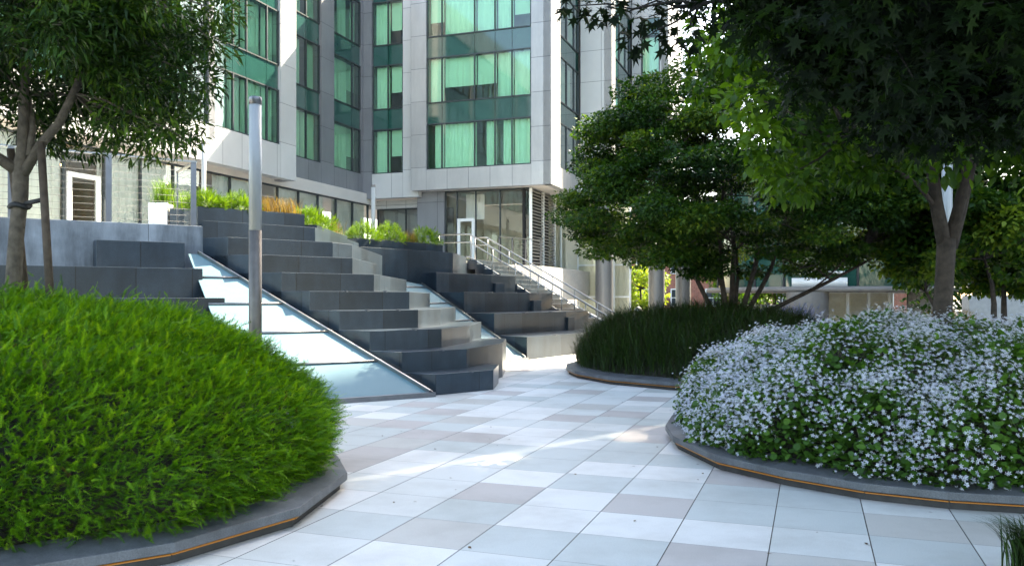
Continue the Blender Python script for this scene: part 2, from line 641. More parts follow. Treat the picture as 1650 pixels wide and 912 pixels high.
class Bed:
    def __init__(self, c, outer, H, name):
        self.c, self.outer, self.H, self.name = c, outer, H, name
        ang = [math.atan2(p[1] - c[1], p[0] - c[0]) for p in outer]
        rad = [math.dist(p, c) for p in outer]
        o = np.argsort(ang)
        self.poly = [outer[i] for i in o]

    def radius(self, th):
        """distance from centre to the outer polygon at angles th (array)"""
        d = np.stack([np.cos(th), np.sin(th)], -1)
        res = np.full(len(th), np.inf)
        n = len(self.poly)
        for i in range(n):
            p = np.array(self.poly[i]) - self.c
            q = np.array(self.poly[(i + 1) % n]) - self.c
            e = q - p
            den = d[:, 0] * e[1] - d[:, 1] * e[0]
            t = (p[0] * e[1] - p[1] * e[0]) / np.where(np.abs(den) < 1e-9, 1e-9, den)
            s = (p[0] * d[:, 1] - p[1] * d[:, 0]) / np.where(np.abs(den) < 1e-9, 1e-9, den)
            ok = (s >= -1e-6) & (s <= 1 + 1e-6) & (t > 0)
            res = np.where(ok & (t < res), t, res)
        return res

    def inset(self, k):
        c = self.c
        out = []
        n = len(self.poly)
        for i in range(n):
            p0, p, p1 = (Vector(self.poly[(i + j) % n]) for j in (-1, 0, 1))
            n0 = Vector((-(p - p0).y, (p - p0).x)).normalized()
            n1 = Vector((-(p1 - p).y, (p1 - p).x)).normalized()
            b = (n0 + n1)
            b = b / max(0.3, b.dot(n0))
            out.append(tuple(p + b * k))
        return out

    def height(self, rho, H, p=2.4, q=0.45):
        return H * np.power(np.clip(1 - np.power(rho, p), 0, 1), q)

    def kerb(self, label):
        h0, h1 = 0.14, 0.16
        root = empty(self.name, (self.c[0], self.c[1], 0), label, 'planter kerb')
        n = len(self.poly)
        o, i1, i2 = self.poly, self.inset(0.34), self.inset(0.42)
        m = MB()
        ring = lambda A, za, B, zb: [m.face([(*A[k], za), (*A[(k + 1) % n], za), (*B[(k + 1) % n], zb), (*B[k], zb)],
                                            [(k * 3, 0), (k * 3 + 1, 0), (k * 3 + 1, .3), (k * 3, .3)]) for k in range(n)]
        ring(o, 0.078, o, h0)
        ring(o, h0, i1, h1 + 0.02)
        ring(i1, h1 + 0.02, i1, -0.02)
        ring(self.inset(0.10), 0.078, o, 0.078)
        bevel(m.build('coping', M_KERB, root), 0.006)
        m = MB()
        ib = self.inset(0.06)
        ring(ib, 0.002, ib, 0.09)
        m.build('recessed_base', M_KERBBASE, root)
        m = MB()
        for k in range(n):
            a, b = Vector(self.inset(0.032)[k]), Vector(self.inset(0.032)[(k + 1) % n])
            d = (b - a)
            L = d.length
            d.normalize()
            nn = Vector((-d.y, d.x))
            p = a + d * 0.006
            m.box((p.x, p.y, 0.057), (d.x * (L - .012), d.y * (L - .012), 0), (nn.x * .02, nn.y * .02, 0), (0, 0, 0.006))
        m.build('light_strip', M_AMBER, root)
        return root

    def soil(self, H, name='soil_mound'):
        nr, nt_ = 22, 72
        th = np.linspace(0, 2 * np.pi, nt_, endpoint=False)
        Rr = self.radius(th) - 0.36
        V = [(self.c[0], self.c[1], 0.12 + H)]
        F = []
        for i in range(1, nr + 1):
            rho = i / nr
            z = 0.12 + self.height(np.array([rho]), H)[0]
            for t, r in zip(th, Rr):
                V.append((self.c[0] + r * rho * math.cos(t), self.c[1] + r * rho * math.sin(t), z))
        for k in range(nt_):
            F.append((0, 1 + k, 1 + (k + 1) % nt_))
        for i in range(nr - 1):
            for k in range(nt_):
                a, b = 1 + i * nt_ + k, 1 + i * nt_ + (k + 1) % nt_
                F.append((a, a + nt_, b + nt_, b))
        me = bpy.data.meshes.new(name)
        me.from_pydata(V, [], F)
        me.polygons.foreach_set('use_smooth', [True] * len(F))
        return tag(link(me, name, M_SOIL), kind='structure')

    def sample(self, N, H, inset=0.3, p=2.4, q=0.45, rough=0.06, front=True):
        """points on the dome, spread evenly over its surface; returns P, outward normals"""
        out_p, out_n = [], []
        th = rng.uniform(0, 2 * np.pi, N * 4)
        rho = np.sqrt(rng.uniform(0, 1, N * 4))
        # more points on the steep rim
        ex = rng.uniform(0, 1, N * 4) < 0.5
        zz = rng.uniform(0, .8, N * 4)
        rho = np.where(ex, np.power(1 - np.power(zz, 1 / q), 1 / p), rho)
        Rr = self.radius(th) - inset
        x = self.c[0] + Rr * rho * np.cos(th)
        y = self.c[1] + Rr * rho * np.sin(th)
        z = 0.12 + self.height(rho, H, p, q)
        e = 0.01
        dz = (self.height(np.clip(rho + e, 0, 1), H, p, q) - self.height(np.clip(rho - e, 0, 1), H, p, q)) / (2 * e * Rr)
        nrm = np.stack([-dz * np.cos(th), -dz * np.sin(th), np.ones_like(dz)], -1)
        nrm /= np.linalg.norm(nrm, axis=1, keepdims=True)
        P = np.stack([x, y, z], -1) + nrm * rng.normal(0, rough, (len(x), 1))
        lump = 0.085 * np.sin(x * 2.9 + 1.3) * np.cos(y * 2.3 + z * 2) + 0.05 * np.sin(x * 5.7 - y * 4.9)
        P += nrm * lump[:, None]
        # leave out what the camera side never shows (far underside)
        keep = P[:, 2] > 0.10
        P, nrm = P[keep], nrm[keep]
        if front:      # sparse growth on the side turned away from the path
            to = np.array([0, 0, 1.6]) - P
            keep = ((to * nrm).sum(1) / np.linalg.norm(to, axis=1) > -0.3) | (rng.uniform(0, 1, len(P)) < .12)
            P, nrm = P[keep], nrm[keep]
        return P[:N], nrm[:N]


def circle_pts(c, r, a0, a1, n):
    return [(c[0] + r * math.cos(R(a0 + (a1 - a0) * i / n)), c[1] + r * math.sin(R(a0 + (a1 - a0) * i / n))) for i in range(n + 1)]


bed_l = Bed((-4.4, 7.4), [(-1.36, 6.92), (-1.46, 5.77), (-1.99, 4.94), (-2.78, 4.38)] + [(-1.58, 7.62), (-2.05, 8.75), (-2.85, 9.75), (-3.9, 10.35), (-5.1, 10.4), (-6.4, 9.9), (-7.4, 8.9), (-7.9, 7.6), (-7.7, 6.2), (-7.0, 5.0), (-5.8, 4.1), (-4.6, 3.85), (-3.6, 4.0)], 1.5, 'planter_kerb')
bed_l.kerb('dark stone planter kerb around the feathery green shrub mound')
bed_l.soil(1.18)
M_JUN = mat_leaf('juniper', [(0.08, 0.055, 0.015), (0.024, 0.085, 0.003), (0.058, 0.175, 0.005), (0.135, 0.30, 0.008), (0.24, 0.40, 0.02)], rough=0.6, trans=0.3, patch=0.4, pscale=1.6)


def conifer_cover(bed, N, H, size=(0.13, 0.24)):
    P, nrm = bed.sample(N, H, 0.27, rough=0.05)
    N = len(P)
    P[:, :2] += nrm[:, :2] * (0.20 * np.sin(np.clip((P[:, 2] - .15) / .95, 0, 1) * np.pi))[:, None]
    lean = np.array([0.75, -0.25, 0.0])
    d = nrm * 0.55 + lean * 0.55 + rng.normal(0, 0.42, (N, 3))
    d[:, 2] = d[:, 2] * 0.8 - 0.35 * np.clip(1 - P[:, 2] / 0.8, 0, 1)
    sz = rng.uniform(*size, N)
    tint = np.clip(rng.normal(0.58, 0.19, N), 0, 1)
    return (SPRIG[0], SPRIG[1], frames(d, rng.uniform(-0.6, 0.6, N), sz), P - nrm * 0.06, tint, 0)


o = scatter_mesh('feathery_ground_cover', [conifer_cover(bed_l, 46000, 1.44, (0.07, 0.14)), conifer_cover(bed_l, 22000, 1.33, (0.10, 0.17))], M_JUN)
tag(o, 'mound of feathery bright green conifer ground cover under the small tree', 'ground cover', kind='stuff')

bed_r = Bed((4.85, 9.5), [(2.6, 11.7), (2.05, 10.6), (1.74, 9.5), (1.68, 8.75), (1.86, 7.68), (2.27, 7.02), (2.73, 6.52), (3.25, 6.22), (3.85, 6.05)]
            + circle_pts((4.85, 9.5), 3.45, -92, 122, 9), 1.2, 'planter_kerb')
bed_r.kerb('dark stone planter kerb around the white flowers, amber light strip below')
bed_r.soil(0.98)
M_FLW = mat_leaf('white_petals', [(0.40, 0.42, 0.51), (0.54, 0.56, 0.635), (0.72, 0.735, 0.78)], rough=0.6, trans=0.3, tcol=(1.0, 1.0, 1.0), spec=0.2)
M_FLF = mat_leaf('bellflower_leaves', [(0.02, 0.055, 0.008), (0.045, 0.12, 0.015), (0.10, 0.21, 0.03)], rough=0.5, trans=0.3)
M_FLS = mat_leaf('flower_stems', [(0.10, 0.13, 0.06), (0.20, 0.21, 0.13)], rough=0.7, trans=0.2)
P, nrm = bed_r.sample(40000, 1.10, 0.20, rough=0.05)
k = len(P)
d = nrm * 0.25 + rng.normal(0, 0.6, (k, 3))
leafp = (ROUND[0], ROUND[1], frames(d, rng.uniform(-0.7, 0.7, k), rng.uniform(0.035, 0.075, k)), P, np.clip(rng.normal(0.45, 0.22, k), 0, 1), 1)
P, nrm = bed_r.sample(62000, 1.17, 0.17, rough=0.05)
x, y, z = P.T
clump = np.sin(x * 3.1 + y * 1.7 + 0.6) * np.sin(y * 2.7 - x * 1.2 + z * 3) + 0.55 * np.sin(x * 7.3 + 1) * np.sin(y * 6.1 + z * 5)
rim = np.clip((z - 0.22) / 0.35, 0, 1)
keep = (rng.uniform(0, 1, len(P)) < np.clip(0.58 + 0.62 * clump, 0.04, 1.0) * (0.42 + 0.58 * rim))
P, nrm = P[keep], nrm[keep]
k = len(P)
face_d = nrm * 0.8 + np.array([-0.05, -0.55, 0.45]) + rng.normal(0, 0.38, (k, 3))
face_d /= np.linalg.norm(face_d, axis=1, keepdims=True)
F3 = frames(face_d, rng.uniform(0, 6.28, k), rng.uniform(0.024, 0.048, k))
F3 = F3[:, :, [2, 0, 1]]
flw = (STAR[0], STAR[1], F3, P + nrm * 0.03, np.clip(rng.normal(0.6, 0.25, k), 0, 1), 0)
stem_t = ([(-.012, 0, 0), (.012, 0, 0), (0, 1, 0)], [(0, 1, 2)])
ii = rng.choice(k, k * 9 // 10, replace=False)
sd = nrm[ii] + rng.normal(0, 0.35, (len(ii), 3))
sd /= np.linalg.norm(sd, axis=1, keepdims=True)
stm = (stem_t[0], stem_t[1], frames(sd, rng.uniform(0, 6, len(ii)), np.full(len(ii), 0.16)), P[ii] - sd * 0.13, rng.uniform(0, 1, len(ii)), 2)
o = scatter_mesh('flowering_ground_cover', [leafp, flw, stm], [M_FLW, M_FLF, M_FLS])
tag(o, 'dense mound of small white star flowers and round green leaves', 'flowers', kind='stuff')

bed_m = Bed((4.2, 17.8), [(1.55, 19.4), (1.2, 18.4), (1.12, 17.4), (1.24, 16.5), (1.75, 15.3), (2.72, 14.3), (3.9, 13.95), (5.2, 14.3), (6.2, 15.3),
                          (6.8, 16.6), (6.9, 18.0), (6.5, 19.4), (5.7, 20.6), (4.5, 21.4), (3.2, 21.4), (2.2, 20.7)], 1.1, 'planter_kerb')
bed_m.kerb('dark stone planter kerb around the dark grass under the spreading tree')
bed_m.soil(0.85)
M_GRASS = mat_leaf('strap_grass', [(0.022, 0.018, 0.006), (0.014, 0.042, 0.005), (0.042, 0.09, 0.010)], rough=0.5, trans=0.25, patch=0.3, pscale=0.8)
P, nrm = bed_m.sample(30000, 1.04, 0.30, rough=0.06)
k = len(P)
d = nrm * 0.35 + rng.normal(0, 0.5, (k, 3))
d[:, 2] = 0
sz = rng.uniform(0.28, 0.55, k)
parts = []
for j in range(3):
    s_ = slice(j * k // 3, (j + 1) * k // 3)
    parts.append((BLADES[j][0], BLADES[j][1], frames(d[s_] + 1e-4, rng.normal(0, 0.15, len(d[s_])), sz[s_]), P[s_] - nrm[s_] * 0.05, np.clip(rng.normal(0.4, 0.22, len(d[s_])), 0, 1), 0))
o = scatter_mesh('strap_leaved_grass', parts, M_GRASS)
tag(o, 'dark strap leaved grass mounded under the spreading tree', 'grass', kind='stuff')

# near grass tuft, lower right corner of the view
P = np.stack([rng.normal(3.28, 0.17, 420), rng.normal(4.72, 0.14, 420), np.full(420, 0.02)], -1)
d = rng.normal(0, 1, (420, 3)) + np.array([-0.3, 0, 0])
d[:, 2] = 0.0
o = scatter_mesh('grass_tuft', [(BLADES[1][0], BLADES[1][1], frames(d), P, rng.uniform(0.2, 0.9, 420), 0)], M_GRASS)
for v_ in o.data.vertices:
    pass
o.data.transform(Matrix.Translation((2.98, 4.76, 0)) @ Matrix.Scale(0.40, 4) @ Matrix.Translation((-3.28, -4.72, 0)))
tag(o, 'grass tuft with thin arching blades at the edge of the paving', 'grass')

# ================================================================== STEPPED TERRACES
RIS = 0.34
TW = -0.02
# front-left corner, front-right corner, turned front corner, end of the side wall   (levels 1 to 9)
Pk = [(-1.24 - 0.584 * i, 13.62 + 0.300 * i) for i in range(9)]
Fd = (0.741, 0.671)
Qt = [1.24, 1.38, 1.52, 1.67, 2.14, 1.96, 2.08, 2.22, 2.39]
Qk = [V2(p, Fd, t) for p, t in zip(Pk, Qt)]
Nk = [None, (-0.19, 16.7), (-0.86, 17.0), (-1.46, 17.1), None, (-2.66, 16.9), None, (-3.42, 17.9), None]
Rk = [(-0.25, 15.6), (-0.13, 18.6), (-0.72, 19.6), (-1.36, 20.2), (-2.06, 21.0), (-2.72, 21.6), (-3.2, 19.8), (-3.5, 22.6), (-4.15, 22.7)]
BACK = (-7.2, 19.0)
mid = empty('stepped_terrace', (-3.5, 16.5, 0), 'dark granite seating steps between the two sloping glass skylights', 'seating steps', 'granite seating terraces')
for i in range(9):
    poly = [Pk[i], Qk[i]] + ([Nk[i]] if Nk[i] else []) + [Rk[i]]
    if i >= 7:
        poly += [(-4.3, 23.4)]
    bk = Pk[8]
    poly += [(-5.4, 19.0), (-5.85, 16.9) if i < 8 else (-5.6, 17.2)]
    if i < 8:
        poly += [bk]
    m = MB()
    m.prism(poly, -0.02 if i == 0 else RIS * i - 0.36, RIS * (i + 1), uoff=0.31 * i)
    st = bevel(m.build('step', M_GRAN, mid), 0.007)
# side wall that closes the left end of the steps along the skylight
mS = MB()
a, b = Vector(Pk[0]), Vector(Pk[8])
# small metal stops let into the step edges
for i in range(5):
    p, q = Vector(Pk[i]), Vector(Qk[i])
    for fr in ((0.62,) if i < 3 else (0.35, 0.75)):
        c = p.lerp(q, fr)
        d = (q - p).normalized()
        m = MB()
        m.box((c.x - d.x * .02 + d.y * .012, c.y - d.y * .02 - d.x * .012, RIS * (i + 1) - .018), (d.x * .04, d.y * .04, 0), (-d.y * .1, d.x * .1, 0), (0, 0, 0.033))
        m.build('edge_stop', M_DSTEEL, mid)

# sloping frosted skylights
E = Vector((0.84, 0.5426, 0))


def skylight(label, br, tr, bl, tl, bars, frame=0.07):
    """four corners (bottom right, top right, bottom left, top left)"""
    br, tr, bl, tl = map(Vector, (br, tr, bl, tl))
    root = empty('glass_skylight', tuple(bl), label, 'skylight', 'sloping glass skylights')
    nrm = (br - bl).cross(tl - bl).normalized()
    for i in range(bars):
        t0, t1 = i / bars, (i + 1) / bars
        A, B = bl.lerp(tl, t0), br.lerp(tr, t0)
        D, E_ = bl.lerp(tl, t1), br.lerp(tr, t1)
        g = 0.012
        up = (D - A).normalized() * g
        m = MB()
        q = [A + up, B + up, E_ - up, D - up]
        th = nrm * 0.03
        m.face([p + th for p in q], [(0, 0), (1, 0), (1, 1), (0, 1)])
        m.face([p for p in q[::-1]], [(0, 0), (1, 0), (1, 1), (0, 1)])
        for s_ in range(4):
            m.face([q[s_], q[(s_ + 1) % 4], q[(s_ + 1) % 4] + th, q[s_] + th], [(0, 0)] * 4)
        m.build('glass_pane', M_FROST, root)
        if i > 0:
            m = MB()
            m.tube([A + nrm * .045, B + nrm * .045], 0.022, 6)
            m.build('glazing_bar', M_DSTEEL, root)
    m = MB()
    side = (br - bl).normalized()
    sl = (tr - br)
    m.box(br - side * 0.085 + nrm * 0.02, side * 0.035, sl, nrm * 0.07)
    m.box(br - side * 0.035 + nrm * 0.02, side * 0.02, sl, nrm * 0.045)
    m.build('edge_rail', M_STEEL, root)
    m = MB()
    fwd = Vector((side.y, -side.x, 0))
    m.box(bl + fwd * 0.1 - Vector((0, 0, bl.z)), (br - bl), -fwd * 0.1, (0, 0, 0.075))
    m.build('base_frame', M_DSTEEL, root)
    # dark curb below the panes keeps the void closed
    return root


skylight('sunlit sloping frosted glass skylight with dark bars behind the green mound', (-1.27, 13.47, 0.03), (-5.86, 15.83, 2.38), (-3.75, 11.87, 0.03), (-6.07, 15.70, 2.38), 5)
w2 = Vector((-0.95, -2.3, 0))
skylight('narrow teal glass skylight in the shade between the two step flights', (0.33, 21.27, 0.03), (-3.2, 25.4, 2.30), tuple(Vector((0.33, 21.27, 0.03)) + w2), tuple(Vector((-3.2, 25.4, 2.30)) + w2), 5)

# left blocks beside the first skylight
lef = empty('stepped_terrace', (-6.5, 14.5, 0), 'dark granite blocks below the stained concrete wall, left of the skylight', 'seating steps', 'granite seating terraces')
f2 = (0.83, 0.557)
WL = (-5.92, 16.1)
for (c, z, L) in (((-6.05, 15.5), 2.60, 1.48), ((-5.5, 14.9), 2.10, 5.5), ((-4.9, 14.3), 1.58, 7.0), ((-4.35, 13.7), 1.06, 7.0), ((-3.9, 13.1), 0.54, 6.5)):
    a = V2(c, f2, -L)
    nn = (-0.557, 0.83)
    dp = 0.72 if z > 2.5 else 1.15
    if z > 2.5:
        poly = [a, c, V2(c, nn, 0.42), V2(a, nn, 0.42)]
    else:
        poly = [a, c, V2(c, nn, 0.75), V2(a, nn, 0.75)]
    m = MB()
    m.prism(poly, -0.02, z, uoff=0.2)
    bevel(m.build('block', M_GRAN, lef), 0.007)

# right flight beyond the narrow skylight
T2 = (-0.86, 1.0)
F0 = (0.38, 21.4)
f3 = (0.53, 0.848)
G = [(2.41, 24.65), (1.67, 25.8), (0.55, 26.4), (-0.66, 26.9)]
S_B = Vector((3.28, 27.7))                       # foot of the stair, near edge
S_D = Vector((-GU.x, -GU.y))                     # stair climbs along -u


def stair_pt(t, off=0.0):
    p = S_B + S_D * t - GV * off
    return (p.x, p.y)


rig = empty('stepped_terrace', (0, 24, 0), 'dark granite seating steps beside the handrail stair', 'seating steps', 'granite seating terraces')
for i in range(4):
    F_ = V2(F0, T2, i)
    g = G[i]
    tt = (Vector(g) - S_B).dot(S_D)
    bp = stair_pt(max(tt, 0.0) - 0.1, 0.02)
    poly = [F_, g, bp, stair_pt(6.6, 0.02), (-4.4, 26.6), V2(F0, T2, 4.2)]
    m = MB()
    m.prism(poly, -0.02 if i == 0 else 0.58 * i - 0.6, 0.58 * (i + 1), uoff=0.4 * i)
    bevel(m.build('step', M_GRAN, rig), 0.007)
W1, W2_, W3 = (-4.12, 22.75), (-1.82, 25.8), (-1.55, 28.6)
m = MB()
m.prism([W1, W2_, W3, (-6, 32), (-6, 23.5)], 1.9, 2.97)
bevel(m.build('step', M_GRAN, rig), 0.007)
for (c, z, s_) in (((2.2, 25.35), 0.50, 0.55), ((1.0, 26.25), 1.44, 0.6), ((-0.2, 26.75), 2.02, 0.6), ((0.15, 26.95), 1.95, 0.5)):
    pass
for (px_, Y_, z, wd) in ((1.98, 25.9, 0.98, 0.42), (0.93, 26.55, 1.5, 0.5), (-0.28, 27.1, 2.05, 0.55)):
    m = MB()
    a = (px_ - .25, Y_ - .15)
    b_ = V2(a, f3, wd)
    m.prism([a, b_, V2(b_, (-.848, .53), .7), V2(a, (-.848, .53), .7)], 0.3, z)
    bevel(m.build('block', M_GRAN, rig), 0.006)
for i in range(3):
    p, q = Vector(V2(F0, T2, i)), Vector(G[i])
    for fr in (0.4, 0.78):
        c = p.lerp(q, fr)
        d = (q - p).normalized()
        m = MB()
        z = 0.58 * (i + 1)
        m.box((c.x - d.x * .03 + d.y * .012, c.y - d.y * .03 - d.x * .012, z - .02), (d.x * .06, d.y * .06, 0), (-d.y * .12, d.x * .12, 0), (0, 0, 0.037))
        m.build('edge_stop', M_DSTEEL, rig)

# stair with handrails
NST, TRD = 17, 0.30
SR = 2.92 / NST
sta = empty('stair', (S_B.x, S_B.y, 0), 'straight dark granite stair rising left between steel handrails', 'stair')
for i in range(NST):
    a = S_B + S_D * (TRD * i)
    Lr = TRD * (NST - i) + 1.5
    m = MB()
    p = [a, a + GV * 3.2, a + GV * 3.2 + S_D * (TRD + .06), a + S_D * (TRD + .06)]
    m.prism([tuple(q) for q in p], 0.0 if i < 2 else SR * (i - 1), SR * (i + 1), uoff=.3)
    bevel(m.build('step', M_GRAN, sta), 0.005, 1)


def handrail(label, off, ext0, ext1, lowbar):
    root = empty('handrail', (S_B.x, S_B.y, 0), label, 'handrail', 'steel handrails on the stair')

    def pt(t, h):
        q = S_B + S_D * t + GV * off
        return Vector((q.x, q.y, min(max(t, -.0) / TRD * SR, 2.92) + h))
    top_t = TRD * NST
    for h, nm, r in ((0.90, 'rail', .024), (0.62, 'rail', .02)):
        m = MB()
        m.tube([pt(-ext0, h), pt(0, h), pt(top_t, h), pt(top_t + ext1, h)], r, 8)
        m.build(nm, M_STEEL, root)
    if lowbar:
        m = MB()
        m.tube([pt(0, .10), pt(top_t, .10), pt(top_t + .35, .10)], .028, 8)
        m.build('bottom_rail', M_STEEL, root)
    k = 6
    for i in range(k + 1):
        t = 0.05 + (top_t - .1) * i / k
        m = MB()
        q = pt(t, 0)
        m.tube([(q.x, q.y, q.z - .15), (q.x, q.y, q.z + .9)], .02, 8)
        m.build('post', M_STEEL, root)
    q = pt(top_t + ext1 * .9, 0)
    m = MB()
    m.tube([(q.x, q.y, q.z - .05), (q.x, q.y, q.z + .9)], .02, 8)
    m.build('post', M_STEEL, root)
    return root


handrail('double steel handrail along the near edge of the stair', 0.06, 0.5, 1.3, True)
handrail('double steel handrail along the middle of the stair', 1.7, 0.4, 0.5, False)

# terrace deck, retaining wall
m = MB()
wl = V2(WL, f2, -13.0)
m.prism([wl, (-6.0, 16.25), (-5.55, 17.0), (-4.35, 18.6), (-4.3, 23.0), (-2.0, 26.2), (-1.7, 29.25), (-0.55, 32.45), (1.25, 34.6), (3.2, 40.2), (4.6, 45.0), (-24, 46), (-30, 20)], 1.5, 2.90)
tag(m.build('terrace_deck', mat('terrace_floor', (0.45, 0.44, 0.42), .7, var=.1)), kind='structure')
m = MB()
nn = (-0.557, 0.83)
a = V2(WL, f2, -13.0)
m.prism([a, WL, V2(WL, nn, .28), V2(a, nn, .28)], -0.02, 2.955)
bevel(tag(m.build('retaining_wall', M_CONC), 'stained grey concrete retaining wall under the cable railing', 'wall'), 0.01)

# cable railing on the wall
rail = empty('cable_railing', (WL[0], WL[1], 2.95), 'long cable railing with steel top rail on the concrete wall', 'railing')


def cable_run(root, A, B, z0, h, posts, ncab, thick=0.05):
    A, B = Vector((*A, z0)), Vector((*B, z0))
    d = (B - A)
    L = d.length
    d.normalize()
    n_ = Vector((-d.y, d.x, 0))
    for s_ in posts:
        p = A + d * (L * s_)
        m = MB()
        m.box(p - d * thick / 2 - n_ * .012, d * thick, n_ * .024, (0, 0, h))
        m.build('post', M_DSTEEL, root)
    m = MB()
    m.box(A + Vector((0, 0, h)) - n_ * .025, d * L, n_ * .05, (0, 0, 0.03))
    m.build('top_rail', M_STEEL, root)
    for i in range(ncab):
        z = h * (i + 0.6) / ncab
        m = MB()
        m.tube([A + Vector((0, 0, z)), B + Vector((0, 0, z))], .003, 5)
        m.build('cable', M_CABLE, root)


re_ = V2(WL, f2, -0.12)
re_ = V2(re_, nn, 0.12)
cable_run(rail, V2(re_, f2, -9.0), re_, 2.96, 1.22, (0.0, .17, .34, .5, .66, .83, 0.995), 10, 0.10)
cable_run(rail, re_, V2(re_, nn, 1.6), 2.96, 1.22, (0.99,), 10)

# ================================================================== TERRACE PLANTERS
M_SHR = mat_leaf('bright_shrub', [(0.035, 0.09, 0.006), (0.10, 0.20, 0.012), (0.20, 0.32, 0.03)], rough=0.5, trans=0.35)
M_RUST = mat_leaf('rust_grass', [(0.10, 0.06, 0.015), (0.22, 0.13, 0.03), (0.30, 0.24, 0.08)], rough=0.6, trans=0.35)


def box_planter(a, d, L, wd, z0, z1, label, mt=M_GRAN):
    d = Vector(d).normalized()
    n_ = Vector((-d.y, d.x))
    root = empty('planter_box', (a[0], a[1], z0), label, 'planter', 'stone planter boxes on the terrace edge')
    p = [Vector(a), Vector(a) + d * L, Vector(a) + d * L + n_ * wd, Vector(a) + n_ * wd]
    m = MB()
    m.prism([tuple(q) for q in p], z0, z1)
    bevel(m.build('box', mt, root), .006)
    m = MB()
    pi = [p[0] + (d + n_) * .05, p[1] + (n_ - d) * .05, p[2] - (d + n_) * .05, p[3] + (d - n_) * .05]
    m.prism([tuple(q) for q in pi], z1 - .05, z1 + .012)
    m.build('soil', M_SOIL, root)
    return root


def shrub(c, r, h, N, label, name='low_shrub', mtl=None, size=(.10, .18)):
    dd = rand_dir(N)
    dd[:, 2] = np.abs(dd[:, 2])
    rr = rng.uniform(0.55, 1.0, N)[:, None] ** 0.5
    lob = (1 + 0.18 * np.sin(5 * np.arctan2(dd[:, 1], dd[:, 0]) + c[0] * 9) + .12 * np.sin(dd[:, 2] * 9 + c[1]))[:, None]
    P = np.array(c) + dd * rr * lob * np.array([r, r * .8, h])
    d = dd * .7 + rng.normal(0, .45, (N, 3)) + np.array([0, 0, .25])
    o = scatter_mesh(name, [(SPRIG[0], SPRIG[1], frames(d, rng.uniform(-1, 1, N), rng.uniform(*size, N)), P, np.clip(rng.normal(.5, .25, N), 0, 1), 0)], mtl or M_SHR)
    return tag(o, label, 'shrub', 'bright shrubs in the terrace planters')


def tuft(c, r, h, N, label, mtl, name='ornamental_grass', group='grasses in the terrace planters', cat='grass'):
    P = np.stack([rng.normal(c[0], r * .45, N), rng.normal(c[1], r * .45, N), np.full(N, c[2])], -1)
    d = rng.normal(0, 1, (N, 3))
    d[:, 2] = 0
    B = BLADES[0]
    o = scatter_mesh(name, [(B[0], B[1], frames(d + 1e-4, None, rng.uniform(h * .6, h * 1.1, N)), P, np.clip(rng.normal(.5, .25, N), 0, 1), 0)], mtl)
    return tag(o, label, cat, group)


p9 = V2(V2(Pk[8], Fd, 0.05), (-0.671, 0.741), 0.38)
box_planter(p9, Fd, 2.3, .7, 2.92, 3.36, 'dark planter box beside the end post of the cable railing')
for t, r, lb in ((0.30, .36, 'bright green shrub at the railing end of the first planter'), (0.95, .40, 'bright green shrub behind the tall lamp column')):
    q = V2(V2(p9, Fd, t), (-0.671, 0.741), .3)
    shrub((q[0], q[1], 3.32), r, .34, 900, lb)
for t, lb in ((1.5, 'rust brown grass between two bright shrubs'), (2.0, 'rust brown grass at the right end of the first planter')):
    q = V2(V2(p9, Fd, t), (-0.671, 0.741), .3)
    tuft((q[0], q[1], 3.34), .3, .42, 260, lb, M_RUST)
box_planter((-4.40, 18.9), (0.0, 1.0), 3.5, .7, 2.92, 3.22, 'dark planter box along the pale side wall of the steps')
for (yy, lb) in ((19.3, 'bright green shrub, nearer of the pair on the side wall'), (20.6, 'bright green shrub, farther of the pair on the side wall')):
    shrub((-4.72, yy, 3.2), .42, .36, 900, lb)
tuft((-4.75, 21.9, 3.22), .3, .42, 240, 'rust brown grass at the far end of the side wall planter', M_RUST)
dW = Vector((W2_[0] - W1[0], W2_[1] - W1[1])).normalized()
nW = Vector((-dW.y, dW.x))
pw = Vector(W1) + dW * .15 + nW * .3
box_planter(tuple(pw), tuple(dW), 3.55, .7, 2.9, 3.22, 'dark planter box behind the upper wall of the far steps')
for t, r, lb in ((0.55, .50, 'bright green shrub at the left end of the far planter'), (1.55, .5, 'bright green shrub in the middle of the far planter'), (3.1, .45, 'bright green shrub at the stair end of the far planter')):
    q = pw + dW * t + nW * .32
    shrub((q.x, q.y, 3.18), r, .46, 1000, lb)
q = pw + dW * 2.35 + nW * .3
tuft((q.x, q.y, 3.22), .28, .42, 240, 'rust brown grass between the shrubs of the far planter', M_RUST)
bp = box_planter((-7.62, 17.55), (1, .15), 0.38, .5, 2.9, 3.58, 'white planter box behind the cable railing', mat('white_planter', (.72, .71, .68), .6, var=.05))
bp['group'] = ''
del bp['group']
box_planter((-7.2, 17.62), (1, .15), 0.5, .5, 2.9, 3.46, 'dark planter box right of the white planter box')
tuft((-6.95, 17.9, 3.42), .3, .5, 260, 'yellow green grass in the dark planter box right of the white one', M_SHR)
tuft((-7.42, 17.85, 3.56), .22, .6, 220, 'green grass in the white planter box', M_SHR)

# ================================================================== MAIN BUILDING
Z_SILL, PITCH, WINH, TOP = 7.47, 3.03, 2.10, 18.1
NF = 3
hotel = empty('glass_building', (-3, 40, 2.9), 'tall building with green glass windows and silver panels above the terrace', 'building')
wcount = 0


def V3(p, z):
    return Vector((p[0], p[1], z))


